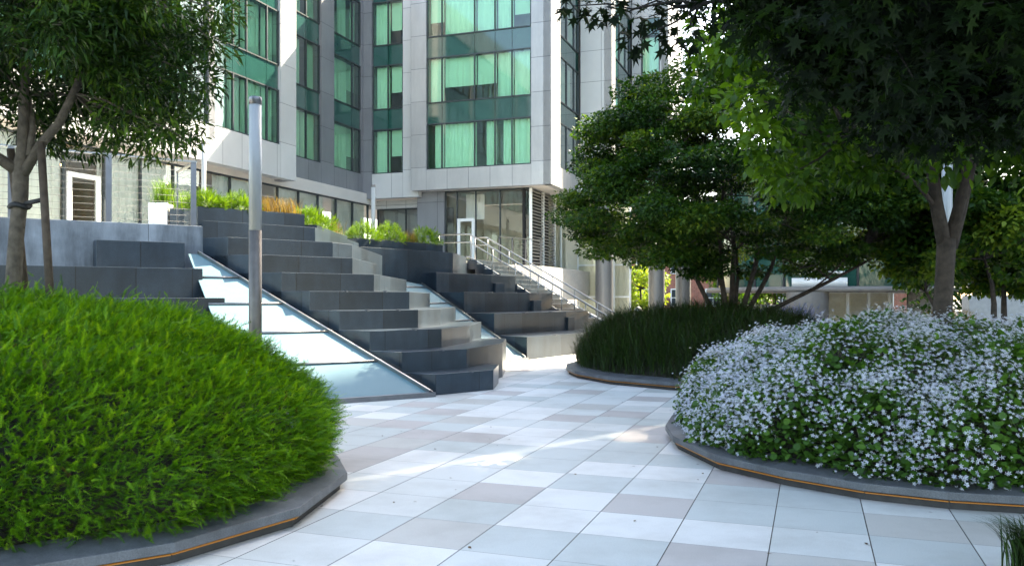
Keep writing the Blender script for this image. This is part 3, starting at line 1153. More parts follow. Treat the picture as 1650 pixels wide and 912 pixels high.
def pleated(A, d, n_, L, z0, z1, amp=0.045, wl=0.16, jit=True):
    """curtain sheet with vertical folds, as strip quads"""
    m = MB()
    k = max(2, int(L / (wl / 4)))
    ph = random.uniform(0, 6)
    pts = []
    for i in range(k + 1):
        s_ = L * i / k
        pts.append(Vector(A) + d * s_ + n_ * (amp * math.sin(2 * math.pi * s_ / wl + ph + .6 * math.sin(s_ * 3 + ph))))
    for i in range(k):
        a, b = pts[i], pts[i + 1]
        m.face([(a.x, a.y, z0), (b.x, b.y, z0), (b.x, b.y, z1), (a.x, a.y, z1)], [(0, 0)] * 4, 0, True)
    return m


def glazing(root, A, d, n_, s0, s1, mull, z0, z1, glass, curtain, frame=M_MULL, name='window', fw=.05, tr=None):
    """one window: frame with its mullions, pane and curtains as sub-parts. n_ points outwards; A is on the facade line"""
    d3, n3 = V3(d, 0), V3(n_, 0)
    rec = 0.10
    m = MB()
    o = V3(A, 0) - n3 * (rec + .05)
    ss = [s0] + list(mull) + [s1]
    for s_ in ss:
        s_ = min(max(s_, s0 + fw / 2), s1 - fw / 2)
        m.box(o + d3 * (s_ - fw / 2) + Vector((0, 0, z0)), d3 * fw, -n3 * -0.09, (0, 0, z1 - z0)) if False else \
            m.box(o + d3 * (s_ - fw / 2) + Vector((0, 0, z0)) + n3 * .09, d3 * fw, -n3 * .09, (0, 0, z1 - z0))
    for z in [z0, z1 - fw] + (list(tr) if tr else []):
        for a, b in zip(ss, ss[1:]):
            m.box(o + d3 * (a + fw / 2 + .001) + Vector((0, 0, z)) + n3 * .082, d3 * (b - a - fw - .002), -n3 * .08, (0, 0, fw))
    f = m.build(name, frame, root, merge=False)
    m = MB()
    p = V3(A, 0) - n3 * (rec + .01)
    a, b = p + d3 * s0, p + d3 * s1
    m.face([(a.x, a.y, z0), (b.x, b.y, z0), (b.x, b.y, z1), (a.x, a.y, z1)], [(0, 0), (1, 0), (1, 1), (0, 1)])
    m.build('pane', glass, f)
    if curtain:
        for a_, b_ in zip(ss, ss[1:]):
            mode = curtain if isinstance(curtain, str) else random.choice(curtain)
            if mode == 'open':
                continue
            zc0 = z0 + .03
            w_ = b_ - a_
            aa, L = a_ + .03, w_ - .06
            if mode == 'part':
                L = w_ * random.uniform(.45, .7)
                if random.random() < .5:
                    aa = b_ - .03 - L
            if mode == 'blind':
                zc0 = z0 + (z1 - z0) * random.choice((.33, .36, .40))
                mm = pleated(V3(A, 0) - n3 * .42 + d3 * aa, d3, n3, L, zc0, z1 - .02, .004, .5)
            else:
                mm = pleated(V3(A, 0) - n3 * .40 + d3 * aa, d3, n3, L, zc0, z1 - .02, .035, random.choice((.13, .17, .24)))
            mm.build('curtain', M_CURT, f)
    return f


def strip(root, A, d, n_, s0, s1, mull, floors, base, cur, top=TOP, glass=None, winh=WINH):
    """full height window strip: windows and dark spandrel panes, floor by floor"""
    d3, n3 = V3(d, 0), V3(n_, 0)
    for k in range(floors):
        z0 = base + PITCH * k
        glazing(root, A, d, n_, s0, s1, mull, z0, z0 + winh, glass or M_GREEN, cur)
        z1 = z0 + PITCH
        m = MB()
        ss = [s0] + list(mull) + [s1]
        for a, b in zip(ss, ss[1:]):
            m.box(V3(A, z0 + winh) - n3 * .115 + d3 * (a + .012), d3 * (b - a - .024), -n3 * -.0 - n3 * .05, (0, 0, z1 - z0 - winh)) if False else \
                m.box(V3(A, z0 + winh + .001) - n3 * .115 + d3 * (a + .012), d3 * (b - a - .024), -n3 * .05, (0, 0, z1 - z0 - winh - .002))
        m.build('spandrel_panel', M_SPAN, root, merge=False)
        # floor slab and ceiling behind the spandrel, room behind the curtains
    m = MB()
    for k in range(floors + 1):
        z = base + PITCH * k - (PITCH - winh) + .05
        m.box(V3(A, z) - n3 * .2 + d3 * s0, d3 * (s1 - s0), -n3 * 3.0, (0, 0, PITCH - winh - .1))
    m.build('floor_slab', M_ROOM, root, merge=False)
    m = MB()
    m.box(V3(A, base + PITCH * floors + .01) - n3 * .02 + d3 * (s0 - .008), d3 * (s1 - s0 + .016), -n3 * .3, (0, 0, top - base - PITCH * floors - .01))
    m.build('parapet_panel', M_PANEL, root)
    m = MB()
    m.box(V3(A, base - .8) - n3 * 3.25 + d3 * (s0 - .3), d3 * (s1 - s0 + .6), -n3 * .1, (0, 0, top - base + .8))
    for s_ in (s0 - .08, s1 + .02):
        m.box(V3(A, base - .8) - n3 * .36 + d3 * s_, d3 * .06, -n3 * 2.9, (0, 0, top - base + .8))
    m.build('room_wall', M_ROOM, root, merge=False)


def pier(root, A, d, n_, s0, s1, z0, z1, mtl, depth=.35, name='wall_panel', proud=0.0):
    m = MB()
    d3, n3 = V3(d, 0), V3(n_, 0)
    m.box(V3(A, z0) + n3 * proud + d3 * s0, d3 * (s1 - s0), -n3 * depth, (0, 0, z1 - z0))
    return m.build(name, mtl, root)


U2, N_FR = Vector((GU.x, GU.y)), Vector((-GV.x, -GV.y))        # facades facing the camera run along u
V2v, N_SD = Vector((GV.x, GV.y)), Vector((GU.x, GU.y))         # facades facing right run along v

# --- front bay
K1 = Vector((1.70, 36.5))
BW = 6.78
BA = K1 - U2 * BW
pier(hotel, BA, U2, N_FR, 0, .78, 6.54, TOP, M_PANEL)
pier(hotel, BA, U2, N_FR, BW - .92, BW - .002, 6.54, TOP, M_PANEL)
pier(hotel, BA, U2, N_FR, .781, BW - .921, 6.54, Z_SILL - .01, M_PANEL)
gl0, gl1 = .79, BW - .93
gw = gl1 - gl0
strip(hotel, BA, U2, N_FR, gl0, gl1, [gl0 + gw * t for t in (.147, .466, .66, .82)], NF, Z_SILL, ['full', 'full', 'full', 'blind', 'part'])
# --- bay right side
pier(hotel, K1, V2v, N_SD, 0.0, 1.45, 6.54, TOP, M_PANEL)
pier(hotel, K1, V2v, N_SD, 1.451, 4.89, 6.54, Z_SILL - .01, M_PANEL)
strip(hotel, K1, V2v, N_SD, 1.46, 4.88, [2.75, 4.05], NF, Z_SILL, ['full', 'open', 'part'])
# --- stepped corners beyond
K2 = K1 + V2v * 4.9
pier(hotel, K2, U2, N_FR, 0.003, 1.55, 6.54, TOP, M_PANELL)
K3 = K2 + U2 * 1.55
pier(hotel, K3, V2v, N_SD, 0.0, .9, 6.54, TOP, M_PANEL)
pier(hotel, K3, V2v, N_SD, .901, 4.89, 6.54, Z_SILL - .01, M_PANEL)
strip(hotel, K3, V2v, N_SD, .91, 4.88, [2.2, 3.6], NF, Z_SILL, ['full', 'open', 'part'])
K4 = K3 + V2v * 4.9
pier(hotel, K4, U2, N_FR, 0.003, .5, 6.54, TOP, M_PANEL)
pier(hotel, K4, U2, N_FR, .501, 1.5, 6.54, Z_SILL - .01, M_PANEL)
strip(hotel, K4, U2, N_FR, .51, 1.49, [], NF, Z_SILL, ['full'])
pier(hotel, K4, U2, N_FR, 1.5, 1.95, 6.54, TOP, M_PANEL)
K5 = K4 + U2 * 1.95
pier(hotel, K5, V2v, N_SD, 0.0, 5.0, 6.54, TOP, M_PANELL)
# --- recess
RC = Vector((-7.1, 40.05))
pier(hotel, RC, U2, N_FR, -.35, .45, 6.3, TOP, M_PANELD)
pier(hotel, RC, U2, N_FR, 2.09, 2.9, 6.3, TOP, M_PANELL)
pier(hotel, RC, U2, N_FR, .451, 2.089, 6.3, Z_SILL - .01, M_PANELL)
strip(hotel, RC, U2, N_FR, .46, 2.08, [1.27], NF, Z_SILL, ['full', 'full', 'blind'])
RA = RC - V2v * 8.0
pier(hotel, RA, V2v, N_SD, 0, 2.3, 6.54, TOP, M_PANELD)
pier(hotel, RA, V2v, N_SD, 4.35, 5.4, 6.54, TOP, M_PANELD)
pier(hotel, RA, V2v, N_SD, 7.85, 7.999, 6.54, TOP, M_PANELD)
pier(hotel, RA, V2v, N_SD, 2.301, 4.349, 6.54, Z_SILL - .01, M_PANELD)
pier(hotel, RA, V2v, N_SD, 5.401, 7.849, 6.54, Z_SILL - .01, M_PANELD)
strip(hotel, RA, V2v, N_SD, 2.31, 4.34, [3.3], NF, Z_SILL, ['full', 'full', 'part'])
strip(hotel, RA, V2v, N_SD, 5.41, 7.84, [7.1], NF, Z_SILL, ['full', 'blind', 'part'])
# --- left wing
W0 = Vector((-8.55, 33.2))
WLEN = 16.0
WA = W0 - V2v * WLEN
pier(hotel, WA, V2v, N_SD, WLEN - 1.03, WLEN, 6.2, TOP, M_PANELL)
s_end = WLEN - 1.04
units = []
while s_end > 1.5:
    s_b = s_end - 3.75
    units.append((s_b, s_end))
    s_end = s_b - .32
for (a, b) in units:
    a = max(a, .2)
    strip(hotel, WA, V2v, N_SD, a, b, [b - 2.7, b - 1.95, b - .74][(0 if a < b - 2.8 else 1):], NF, Z_SILL, ['full', 'full', 'full', 'part'])
    pier(hotel, WA, V2v, N_SD, a - .31, a - .01, 7.0, TOP, M_PANELD)
pier(hotel, WA, V2v, N_SD, -1, WLEN - 1.031, 6.2, Z_SILL - .01, M_PANELL)
pier(hotel, W0, -U2, V2v, 0.36, 1.5, 6.2, TOP, M_PANELD)

# cores, roof and soffits
m = MB()


def slab(poly, z0, z1, mt, name):
    m = MB()
    m.prism([tuple(p) for p in poly], z0, z1)
    return m.build(name, mt, hotel)


core = [BA + V2v * 4.0 + U2 * .3, K1 + V2v * 4.0 - U2 * 3.6, K2 - U2 * 3.6 + V2v * 3.5, K3 + V2v * 3.5 - U2 * 3.6, K5 - U2 * 3.5 + V2v * 3.5, K5 + V2v * 5 - U2 * .5, RC + V2v * 12 - U2 * 6,
        WA - U2 * 9, WA - U2 * 3.7, W0 - U2 * 3.7, RC - U2 * 3.7 + V2v * 3.7, BA + V2v * 4.0 - U2 * .5]
slab(core, 6.6, TOP - .2, M_ROOMD, 'core_wall')
foot = [BA + V2v * .3 + U2 * .3, K1 + V2v * .3 - U2 * .3, K2 - U2 * .3 + V2v * .3, K3 + V2v * .3 - U2 * .3, K4 - U2 * .3 + V2v * .3, K5 - U2 * .3 + V2v * .3, K5 + V2v * 5 - U2 * .3, RC + V2v * 12 - U2 * 6,
        WA - U2 * 9, WA - U2 * .3, W0 - U2 * .3, W0 - U2 * 1.2, RC - U2 * .3 + V2v * .3, BA + V2v * .8 + U2 * .3]
slab(foot, TOP - .25, TOP - .02, M_PANELD, 'roof')
slab([p for p in foot], 6.56, 6.72, M_SOFFIT, 'soffit')
slab([WA - U2 * .3, W0 - U2 * .3 - V2v * .01, W0 - U2 * 3 - V2v * .01, WA - U2 * 3], 6.25, 6.54, M_SOFFIT, 'soffit')

# --- ground floor
G1 = Vector((0.84, 37.65))
GA = G1 - U2 * 5.65
ZT = 2.90
pier(hotel, GA, U2, N_FR, 0, 1.40, ZT, 6.56, M_PANELD, .2, 'ground_floor_wall')
glazing(hotel, GA, U2, N_FR, 1.41, 5.62, [2.02, 2.95, 4.15], ZT, 6.54, M_CLEAR, None, M_MULL, 'shopfront', .05)
glazing(hotel, G1, V2v, N_SD, 0.05 + 3.66, 9.0, [5.2, 6.9], ZT, 6.54, M_CLEAR, None, M_WHITEF, 'shopfront', .07)
door = glazing(hotel, GA + N_FR * .06, U2, N_FR, 2.06, 2.92, [], ZT, 5.25, M_CLEAR, None, M_WHITEF, 'door', .14)
m = MB()
hp = V3(GA, 0) + V3(U2, 0) * 2.76 + V3(N_FR, 0) * .08
m.tube([hp + Vector((0, 0, 3.75)), hp + Vector((0, 0, 4.15))], .018, 8)
m.build('handle', M_STEEL, door)
# lobby interior behind the shopfront
m = MB()
m.box(V3(GA, ZT) - V3(N_FR, 0) * 6.0, V3(U2, 0) * 9, -V3(N_FR, 0) * .1, (0, 0, 3.6))
m.box(V3(GA, ZT) - V3(N_FR, 0) * .3 + V3(U2, 0) * .9, V3(U2, 0) * .1, -V3(N_FR, 0) * 5.7, (0, 0, 3.6))
m.build('lobby_wall', M_CREAM, hotel)
m = pleated(V3(GA, 0) - V3(N_FR, 0) * 1.2 + V3(U2, 0) * 2.0, V3(U2, 0), V3(N_FR, 0), .95, ZT + 2.4, 6.5, .01, .3)
m.build('lobby_blind', M_CURT, hotel)
# louvre screen on the side
m = MB()
lo = V3(G1, 0)
for s0, s1 in ((.03, 1.80), (1.86, 3.66)):
    for k in range(24):
        z = ZT + .1 + k * .146
        m.box(lo + V3(V2v, 0) * s0 + V3(N_SD, 0) * .05 + Vector((0, 0, z)), V3(V2v, 0) * (s1 - s0), -V3(N_SD, 0) * .09 + Vector((0, 0, .05)), (0, 0, .05))
scr = m.build('louvre_screen', M_LOUV, hotel, merge=False)
m = MB()
for s_ in (0, 1.80, 3.66):
    m.box(lo + V3(V2v, 0) * (s_ - .03) + V3(N_SD, 0) * .07 + Vector((0, 0, ZT)), V3(V2v, 0) * .06, -V3(N_SD, 0) * .13, (0, 0, 3.62))
m.build('frame', M_WHITEF, scr)
m = MB()
m.box(lo + V3(V2v, 0) * .0 - V3(N_SD, 0) * .3 + Vector((0, 0, ZT)), V3(V2v, 0) * 3.7, -V3(N_SD, 0) * .1, (0, 0, 3.6))
m.build('backing', M_BLACK, scr)
m = pleated(lo + V3(V2v, 0) * 3.7 - V3(N_SD, 0) * .5, V3(V2v, 0), V3(N_SD, 0), 6.0, ZT, 6.5, .04, .4)
m.build('cream_curtain', M_CREAM, hotel)
# recess ground floor: dark panels under the inner corner
GR = RC + V2v * .9
pier(hotel, GR, U2, N_FR, -.3, 3.6, 5.9, 6.29, M_PANELL, .3, 'ground_floor_wall')
glazing(hotel, GR, U2, N_FR, .2, 3.55, [1.75, 3.1], ZT, 5.88, M_SPAN if False else M_CLEAR, None, M_MULL, 'shopfront', .05)
m = MB()
m.box(V3(GR, ZT) - V3(N_FR, 0) * .6, V3(U2, 0) * 4, -V3(N_FR, 0) * .1, (0, 0, 3))
m.build('lobby_wall', M_PANELD, hotel)
# recess and wing ground floor, set back, with curtains
GL = W0 - U2 * 0.75
mull = [1.45 * i for i in range(1, 16)]
glazing(hotel, GL - V2v * 16, V2v, N_SD, 0.02, 23.2, mull, ZT, 6.05, M_CLEAR, None, M_MULL, 'shopfront', .06)
m = MB()
m.box(V3(GL - V2v * 16, 6.055) - V3(N_SD, 0) * .02, V3(V2v, 0) * 23.4, -V3(N_SD, 0) * .3, (0, 0, .5))
m.build('ground_floor_wall', M_SOFFIT, hotel)
for a, b in ((0.3, 5.8), (7.15, 10.0), (10.1, 11.4), (12.2, 14.9), (16.0, 19.4), (20.2, 23)):
    m = pleated(V3(GL - V2v * 16, 0) - V3(N_SD, 0) * .25 + V3(V2v, 0) * a, V3(V2v, 0), V3(N_SD, 0), b - a, ZT, 6.0, .05, .3)
    m.build('sheer_curtain', M_SHEER, hotel)
m = MB()
m.box(V3(GL - V2v * 16, ZT) - V3(N_SD, 0) * 5, V3(V2v, 0) * 24, -V3(N_SD, 0) * .1, (0, 0, 3.6))
m.build('lobby_wall', M_ROOM, hotel)
d2 = glazing(hotel, GL - V2v * 16 + N_SD * .05, V2v, N_SD, 5.88, 7.05, [], ZT, 5.2, M_CLEAR, None, M_WHITEF, 'door', .14)
# slim light fittings glowing inside the lobby
m = MB()
for s_ in (5.9, 10.9, 14.9):
    m.box(V3(GL - V2v * 16, 5.62) - V3(N_SD, 0) * 1.6 + V3(V2v, 0) * s_, V3(V2v, 0) * 1.3, -V3(N_SD, 0) * .08, (0, 0, .05))
m.build('lobby_light', mat_emit('lobby_lamp', (1, .62, .25), 3.0), hotel)
# round columns of the undercroft
for (cx, cy, z1) in ((4.42, 40.2, 6.56), (7.5, 43.5, 6.56), (9.6, 47.0, 6.56)):
    m = MB()
    lathe(m, [(.42, -1.4), (.42, z1)], cx, cy, 28)
    m.build('column', M_COLUMN, hotel)
glazing(hotel, Vector((3.3, 42.6)), U2, N_FR, 0, 2.75, [1.9], -.3, 6.54, M_CLEAR, None, M_WHITEF, 'shopfront', .07, tr=[1.6, 3.2, 4.8])
m = pleated(V3((3.3, 42.6), 0) - V3(N_FR, 0) * .5, V3(U2, 0), V3(N_FR, 0), 2.7, -.3, 6.5, .03, .3)
m.build('cream_curtain', M_CREAM, hotel)
# low white stair wall at the back of the stair
a = S_B + GV * 3.25
m = MB()
pts = [a + S_D * .6, a + S_D * 5.3]
m.prism([tuple(pts[0]), tuple(pts[0] + GV * .2), tuple(pts[1] + GV * .2), tuple(pts[1])][::-1], -.02, [2.75, 2.75, .55, .55])
tag(m.build('stair_wall', M_WHITEW), 'low white wall along the far side of the stair', 'wall')
tr_ = empty('cable_railing', (0, 31, 2.9), 'short railing with grey posts on the terrace above the stair', 'railing')
cable_run(tr_, (-0.5, 32.6), (1.2, 34.7), 2.9, 1.05, (0, .3, .62, .99), 7, .07)

M_LSTEEL = mat('lamp_steel', (0.17, 0.155, 0.14), 0.5, 0.7, var=.12)
M_BOUGH = mat('bough_bark', (0.014, 0.012, 0.010), .95, var=.3)
# ================================================================== LAMP COLUMNS


def lamp(x, y, z0, h, r, label, lens_from=0.42):
    root = empty('lamp_column', (x, y, z0), label, 'lamp post', 'slim lamp columns')
    zl = z0 + h * lens_from
    m = MB()
    lathe(m, [(0, z0 - .02), (r, z0 - .02), (r, zl), (0, zl)], x, y, 24)
    m.build('shaft', M_LSTEEL, root)
    m = MB()
    lathe(m, [(0, zl + .001), (r * .985, zl + .001), (r * .985, z0 + h - .1), (0, z0 + h - .1)], x, y, 24)
    m.build('lens', M_LENS, root)
    m = MB()
    lathe(m, [(0, z0 + h - .099), (r * 1.02, z0 + h - .099), (r * 1.02, z0 + h - .008), (r * .98, z0 + h), (0, z0 + h)], x, y, 24)
    m.build('cap', M_DSTEEL, root)
    return root


lamp(-3.37, 11.0, 0, 4.21, .083, 'tall lamp column behind the feathery green mound', 0.585)
lamp(-5.3, 32.0, 2.9, 3.0, .083, 'distant lamp column on the terrace before the inner corner', .12)
lamp(-9.2, 25.0, 2.9, 3.35, .07, 'pale lamp column behind the railing end post', .12)
lamp(7.27, 14.0, 0, 4.2, .085, 'lamp column seen between the forked limbs of a tree', .4)

# ================================================================== TREES
M_LF1 = mat_leaf('fern_pine_leaves', [(0.006, 0.02, 0.004), (0.014, 0.042, 0.007), (0.035, 0.085, 0.011), (0.11, 0.19, 0.02)], rough=0.42, trans=0.35)
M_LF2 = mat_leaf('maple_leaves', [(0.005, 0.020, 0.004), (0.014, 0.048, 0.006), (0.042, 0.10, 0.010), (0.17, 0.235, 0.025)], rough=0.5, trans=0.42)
M_LF3 = mat_leaf('broad_leaves', [(0.012, 0.04, 0.005), (0.04, 0.10, 0.008), (0.13, 0.24, 0.018)], rough=0.45, trans=0.45)
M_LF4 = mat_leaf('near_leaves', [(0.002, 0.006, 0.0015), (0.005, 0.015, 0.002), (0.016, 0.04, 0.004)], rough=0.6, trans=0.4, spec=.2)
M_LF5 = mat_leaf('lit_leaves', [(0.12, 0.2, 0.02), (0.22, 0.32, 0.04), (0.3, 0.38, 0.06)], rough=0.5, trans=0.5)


def branch_pts(p, q, n=5, wob=.06, sag=0.0):
    p, q = Vector(p), Vector(q)
    out = []
    L = (q - p).length
    for i in range(n + 1):
        t = i / n
        r = Vector((random.uniform(-1, 1), random.uniform(-1, 1), random.uniform(-.6, .6))) * wob * L * (0 if i in (0, n) else 1)
        out.append(p.lerp(q, t) + r + Vector((0, 0, sag * L * math.sin(math.pi * t))))
    return out


def crown_mesh(root, clumps, tmpl, size, per, mtl, flat=1.0, droop=.2, outward=None, name='crown', tint_mu=.42, top_light=0.0, shell=.45):
    """leaf clumps: clumps = array (x,y,z,r)"""
    clumps = np.array(clumps)
    cnt = np.maximum(8, (per * (clumps[:, 3] / clumps[:, 3].mean()) ** 2).astype(int))
    idx = np.repeat(np.arange(len(clumps)), cnt)
    N = len(idx)
    dd = rand_dir(N)
    rr = rng.uniform(shell ** 2, 1, N) ** .5
    off = dd * rr[:, None] * clumps[idx, 3:4] * np.array([1, 1, flat])
    P = clumps[idx, :3] + off
    d = dd * .75 + rng.normal(0, .5, (N, 3)) - np.array([0, 0, droop])
    sz = rng.uniform(size * .65, size * 1.25, N)
    cl_t = rng.normal(0, .14, len(clumps))
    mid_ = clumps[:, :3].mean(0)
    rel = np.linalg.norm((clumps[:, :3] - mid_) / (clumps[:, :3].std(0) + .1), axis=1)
    cl_t += .2 * (rel - rel.mean())          # outer clumps yellower: the crown's sunlit edge put into leaf colour
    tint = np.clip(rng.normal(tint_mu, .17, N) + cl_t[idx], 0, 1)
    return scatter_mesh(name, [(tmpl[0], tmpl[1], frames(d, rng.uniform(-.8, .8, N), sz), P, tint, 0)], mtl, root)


def ellipsoid_clumps(c, rad, n, r0, r1, zmin=None, shell=.55, test=None):
    out = []
    tries = 0
    while len(out) < n and tries < n * 60:
        tries += 1
        d = np.random.default_rng(random.randrange(1 << 30)).normal(size=3)
        d /= np.linalg.norm(d)
        t = random.uniform(shell ** 3, 1) ** (1 / 3)
        p = np.array(c) + d * t * np.array(rad)
        if zmin is not None and p[2] < zmin:
            continue
        if test and not test(p):
            continue
        out.append((*p, random.uniform(r0, r1)))
    return out


def twigs(mb, clumps, hubs, r=.012, frac=.5):
    for c in clumps:
        if random.random() > frac:
            continue
        p = Vector(c[:3])
        h = min(hubs, key=lambda q: (Vector(q) - p).length)
        mb.tube(branch_pts(h, p, 4, .07), [r * 1.5, r * 1.2, r, r * .8, r * .5], 5)


# --- small tree on the left mound
t1 = empty('fern_pine_tree', (-4.48, 7.5, 1.25), 'small staked tree with narrow leaves on the feathery mound', 'tree')
m = MB()
fk = Vector((-4.40, 7.5, 2.72))
m.tube([(-4.50, 7.5, 1.2), (-4.47, 7.5, 1.6), (-4.44, 7.5, 2.1), (-4.40, 7.5, 2.5), fk, (-4.38, 7.5, 2.9), (-4.36, 7.48, 3.4), (-4.3, 7.5, 4.2), (-4.2, 7.5, 5.0)],
       [.084, .07, .064, .066, .07, .05, .042, .032, .02], 12)
m.tube([fk - Vector((0, 0, .08)), (-4.2, 7.45, 2.93), (-4.0, 7.4, 3.12), (-3.86, 7.38, 3.38), (-3.6, 7.3, 3.9), (-3.3, 7.3, 4.4)], [.046, .041, .038, .034, .026, .018], 9)
m.tube([fk - Vector((0, 0, .02)), (-4.62, 7.4, 2.87), (-4.95, 7.3, 3.1), (-5.3, 7.2, 3.6)], [.055, .045, .038, .02], 9)
m.tube([(-4.3, 7.46, 2.84), (-4.30, 7.52, 3.1), (-4.42, 7.6, 3.6), (-4.5, 7.6, 4.3)], [.028, .03, .026, .02], 8)
hubs = [(-4.36, 7.48, 3.4), (-4.3, 7.5, 4.2), (-3.86, 7.38, 3.38), (-3.6, 7.3, 3.9), (-3.3, 7.3, 4.4), (-5.3, 7.2, 3.6), (-4.5, 7.6, 4.3)]
def t1test(p):
    # an open window in the crown beside the trunk
    return not (-4.35 < p[0] < -3.55 and p[2] < 3.55) and not (p[2] < 3.05 and p[0] < -3.9)
cl = ellipsoid_clumps((-4.35, 7.5, 4.15), (1.68, 1.6, 1.35), 185, .22, .40, 2.98, .5, t1test)
cl += [(-3.05, 7.4, 3.08, .26), (-2.86, 7.45, 3.12, .2), (-3.45, 7.3, 3.2, .26), (-2.75, 7.4, 3.5, .25), (-2.68, 7.5, 3.85, .24), (-2.66, 7.5, 4.15, .22), (-3.2, 7.2, 3.45, .3), (-2.95, 7.3, 3.7, .3),
       (-3.75, 7.75, 3.12, .2), (-4.0, 7.9, 3.0, .2), (-4.6, 7.3, 3.75, .32), (-4.9, 7.4, 3.25, .3), (-4.2, 7.2, 3.85, .32), (-3.7, 7.1, 3.75, .32), (-3.3, 7.0, 4.0, .3), (-2.85, 7.4, 2.95, .12), (-3.55, 7.6, 3.02, .16)]
twigs(m, cl, hubs, .009, .6)
m.build('trunk', M_BARK, t1)
crown_mesh(t1, cl, LANCE, .105, 330, M_LF1, flat=.8, droop=.12, tint_mu=.40, shell=.2)
for (bx, tx, by, lb) in ((-4.04, -4.15, 7.38, 'dark wooden stake right of the small tree trunk'), (-4.43, -4.62, 7.72, 'dark wooden stake behind the small tree trunk')):
    m = MB()
    m.tube([(bx, by, 1.1), (tx, by, 2.95)], [.036, .034], 8)
    tag(m.build('tree_stake', M_STAKE), lb, 'stake', 'stakes of the small tree')
m = MB()
ring = [(-4.405 + .078 * math.cos(a), 7.5 + .078 * math.sin(a), 2.40 + .01 * math.sin(3 * a)) for a in np.linspace(0, 2 * math.pi, 13)]
m.tube(ring, .024, 6)
m.tube([(-4.33, 7.46, 2.42), (-4.14, 7.37, 2.44)], .02, 6)
m.tube([(-4.45, 7.58, 2.42), (-4.56, 7.7, 2.45)], .02, 6)
tag(m.build('tree_tie', M_STRAP), 'black rubber tie around the small tree trunk', 'tree tie')

# --- spreading multi-stemmed maple
t2 = empty('maple_tree', (4.75, 18.0, 0.9), 'spreading multi stemmed maple on the dark grass mound', 'tree')
m = MB()
hubs = []
b0 = Vector((4.72, 18.0, .85))
for (ax, ay, dx, dz, r0) in ((-.20, .05, -1.35, 2.6, .075), (-.08, -.12, -.55, 2.9, .085), (.02, .1, .15, 3.1, .09), (.1, -.08, .75, 2.6, .085), (.18, .1, 1.5, 2.3, .08), (.24, -.1, 2.9, 1.55, .075), (.05, .25, -.9, 2.4, .06), (.1, .3, .4, 3.0, .06)):
    dx *= .82
    r0 *= .74
    p = b0 + Vector((ax, ay, 0))
    k1 = p + Vector((dx * .28 + ax, ay, dz * .42))
    k2 = p + Vector((dx * .62 + ax, ay * 3 + random.uniform(-.5, .5), dz * .72))
    k3 = p + Vector((dx * 1.05, ay * 5 + random.uniform(-.9, .9), dz * 1.05))
    k4 = p + Vector((dx * 1.35, ay * 6 + random.uniform(-1, 1), dz * 1.45))
    m.tube([p - Vector((0, 0, .1)), p + Vector((ax * .5, 0, .25)), k1, k1.lerp(k2, .5) + Vector((.04, 0, .02)), k2, k3, k4], [r0 * 1.25, r0, r0 * .85, r0 * .75, r0 * .62, r0 * .42, r0 * .2], 9)
    hubs += [k2, k3, k4]
    for _ in range(2):
        e = k2 + Vector((random.uniform(-1, 1), random.uniform(-1, 1), random.uniform(.2, .8)))
        m.tube(branch_pts(k1.lerp(k2, random.uniform(.4, 1)), e, 4, .05), [r0 * .4, r0 * .34, r0 * .3, r0 * .25, r0 * .18], 6)
        hubs.append(e)


def in_maple(p):
    x, y, z = p
    # wide skirt, rounded top: half width by height
    zz = (z - 2.1) / 4.6
    if zz < 0 or zz > 1:
        return False
    wmax = 3.85 * (1 - max(0, (zz - .28) / .72) ** 1.9) ** .62 * (0.62 + .38 * min(1, zz / .2))
    cx = 5.1 - .35 * zz
    e = ((x - cx) / wmax) ** 2 + ((y - 18.0) / (wmax * .9)) ** 2
    return e < 1


cl = []
while len(cl) < 450:
    p = np.array([random.uniform(.9, 9), random.uniform(14.4, 21.6), random.uniform(2.1, 6.7)])
    if in_maple(p):
        q = p.copy()
        q[:2] = (p[:2] - [4.9, 18]) * 1.22 + [4.9, 18]
        q[2] = p[2] + .35
        inner = in_maple(q)
        if inner and random.random() < .72:
            continue
        cl.append((*p, random.choice((.24, .32, .4, .5, .68))))
twigs(m, cl, hubs, .012, .5)
m.build('trunk', M_BARKD, t2)
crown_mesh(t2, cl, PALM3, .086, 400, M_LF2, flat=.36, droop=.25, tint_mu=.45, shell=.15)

# --- broad-leaved tree in the flower bed
t3 = empty('broad_leaved_tree', (4.9, 9.5, 1.0), 'forked broad leaved tree standing in the white flowers', 'tree')
m = MB()
fk = Vector((4.93, 9.5, 2.25))
m.tube([(4.86, 9.5, .95), (4.88, 9.5, 1.4), (4.91, 9.5, 1.9), fk], [.115, .105, .10, .105], 12)
m.tube([fk - Vector((.02, 0, .1)), (4.80, 9.48, 2.65), (4.72, 9.45, 3.2), (4.60, 9.4, 3.8), (4.4, 9.3, 4.8)], [.08, .07, .062, .05, .03], 10)
m.tube([fk - Vector((-.03, 0, .1)), (5.08, 9.5, 2.6), (5.2, 9.52, 3.1), (5.28, 9.6, 3.7), (5.5, 9.7, 4.8)], [.085, .076, .07, .055, .03], 10)
m.tube([(5.0, 9.5, 2.3), (5.05, 9.4, 2.7), (5.1, 9.3, 3.3), (5.0, 9.1, 4.2)], [.05, .055, .045, .03], 9)
m.tube([(4.84, 9.48, 2.55), (4.55, 9.4, 2.85), (4.1, 9.2, 3.05), (3.6, 9.0, 3.3)], [.03, .026, .02, .012], 7)
hubs = [(4.72, 9.45, 3.2), (4.6, 9.4, 3.8), (5.28, 9.6, 3.7), (4.1, 9.2, 3.05), (3.6, 9.0, 3.3), (5.0, 9.1, 4.2), (5.5, 9.7, 4.8), (4.4, 9.3, 4.8)]
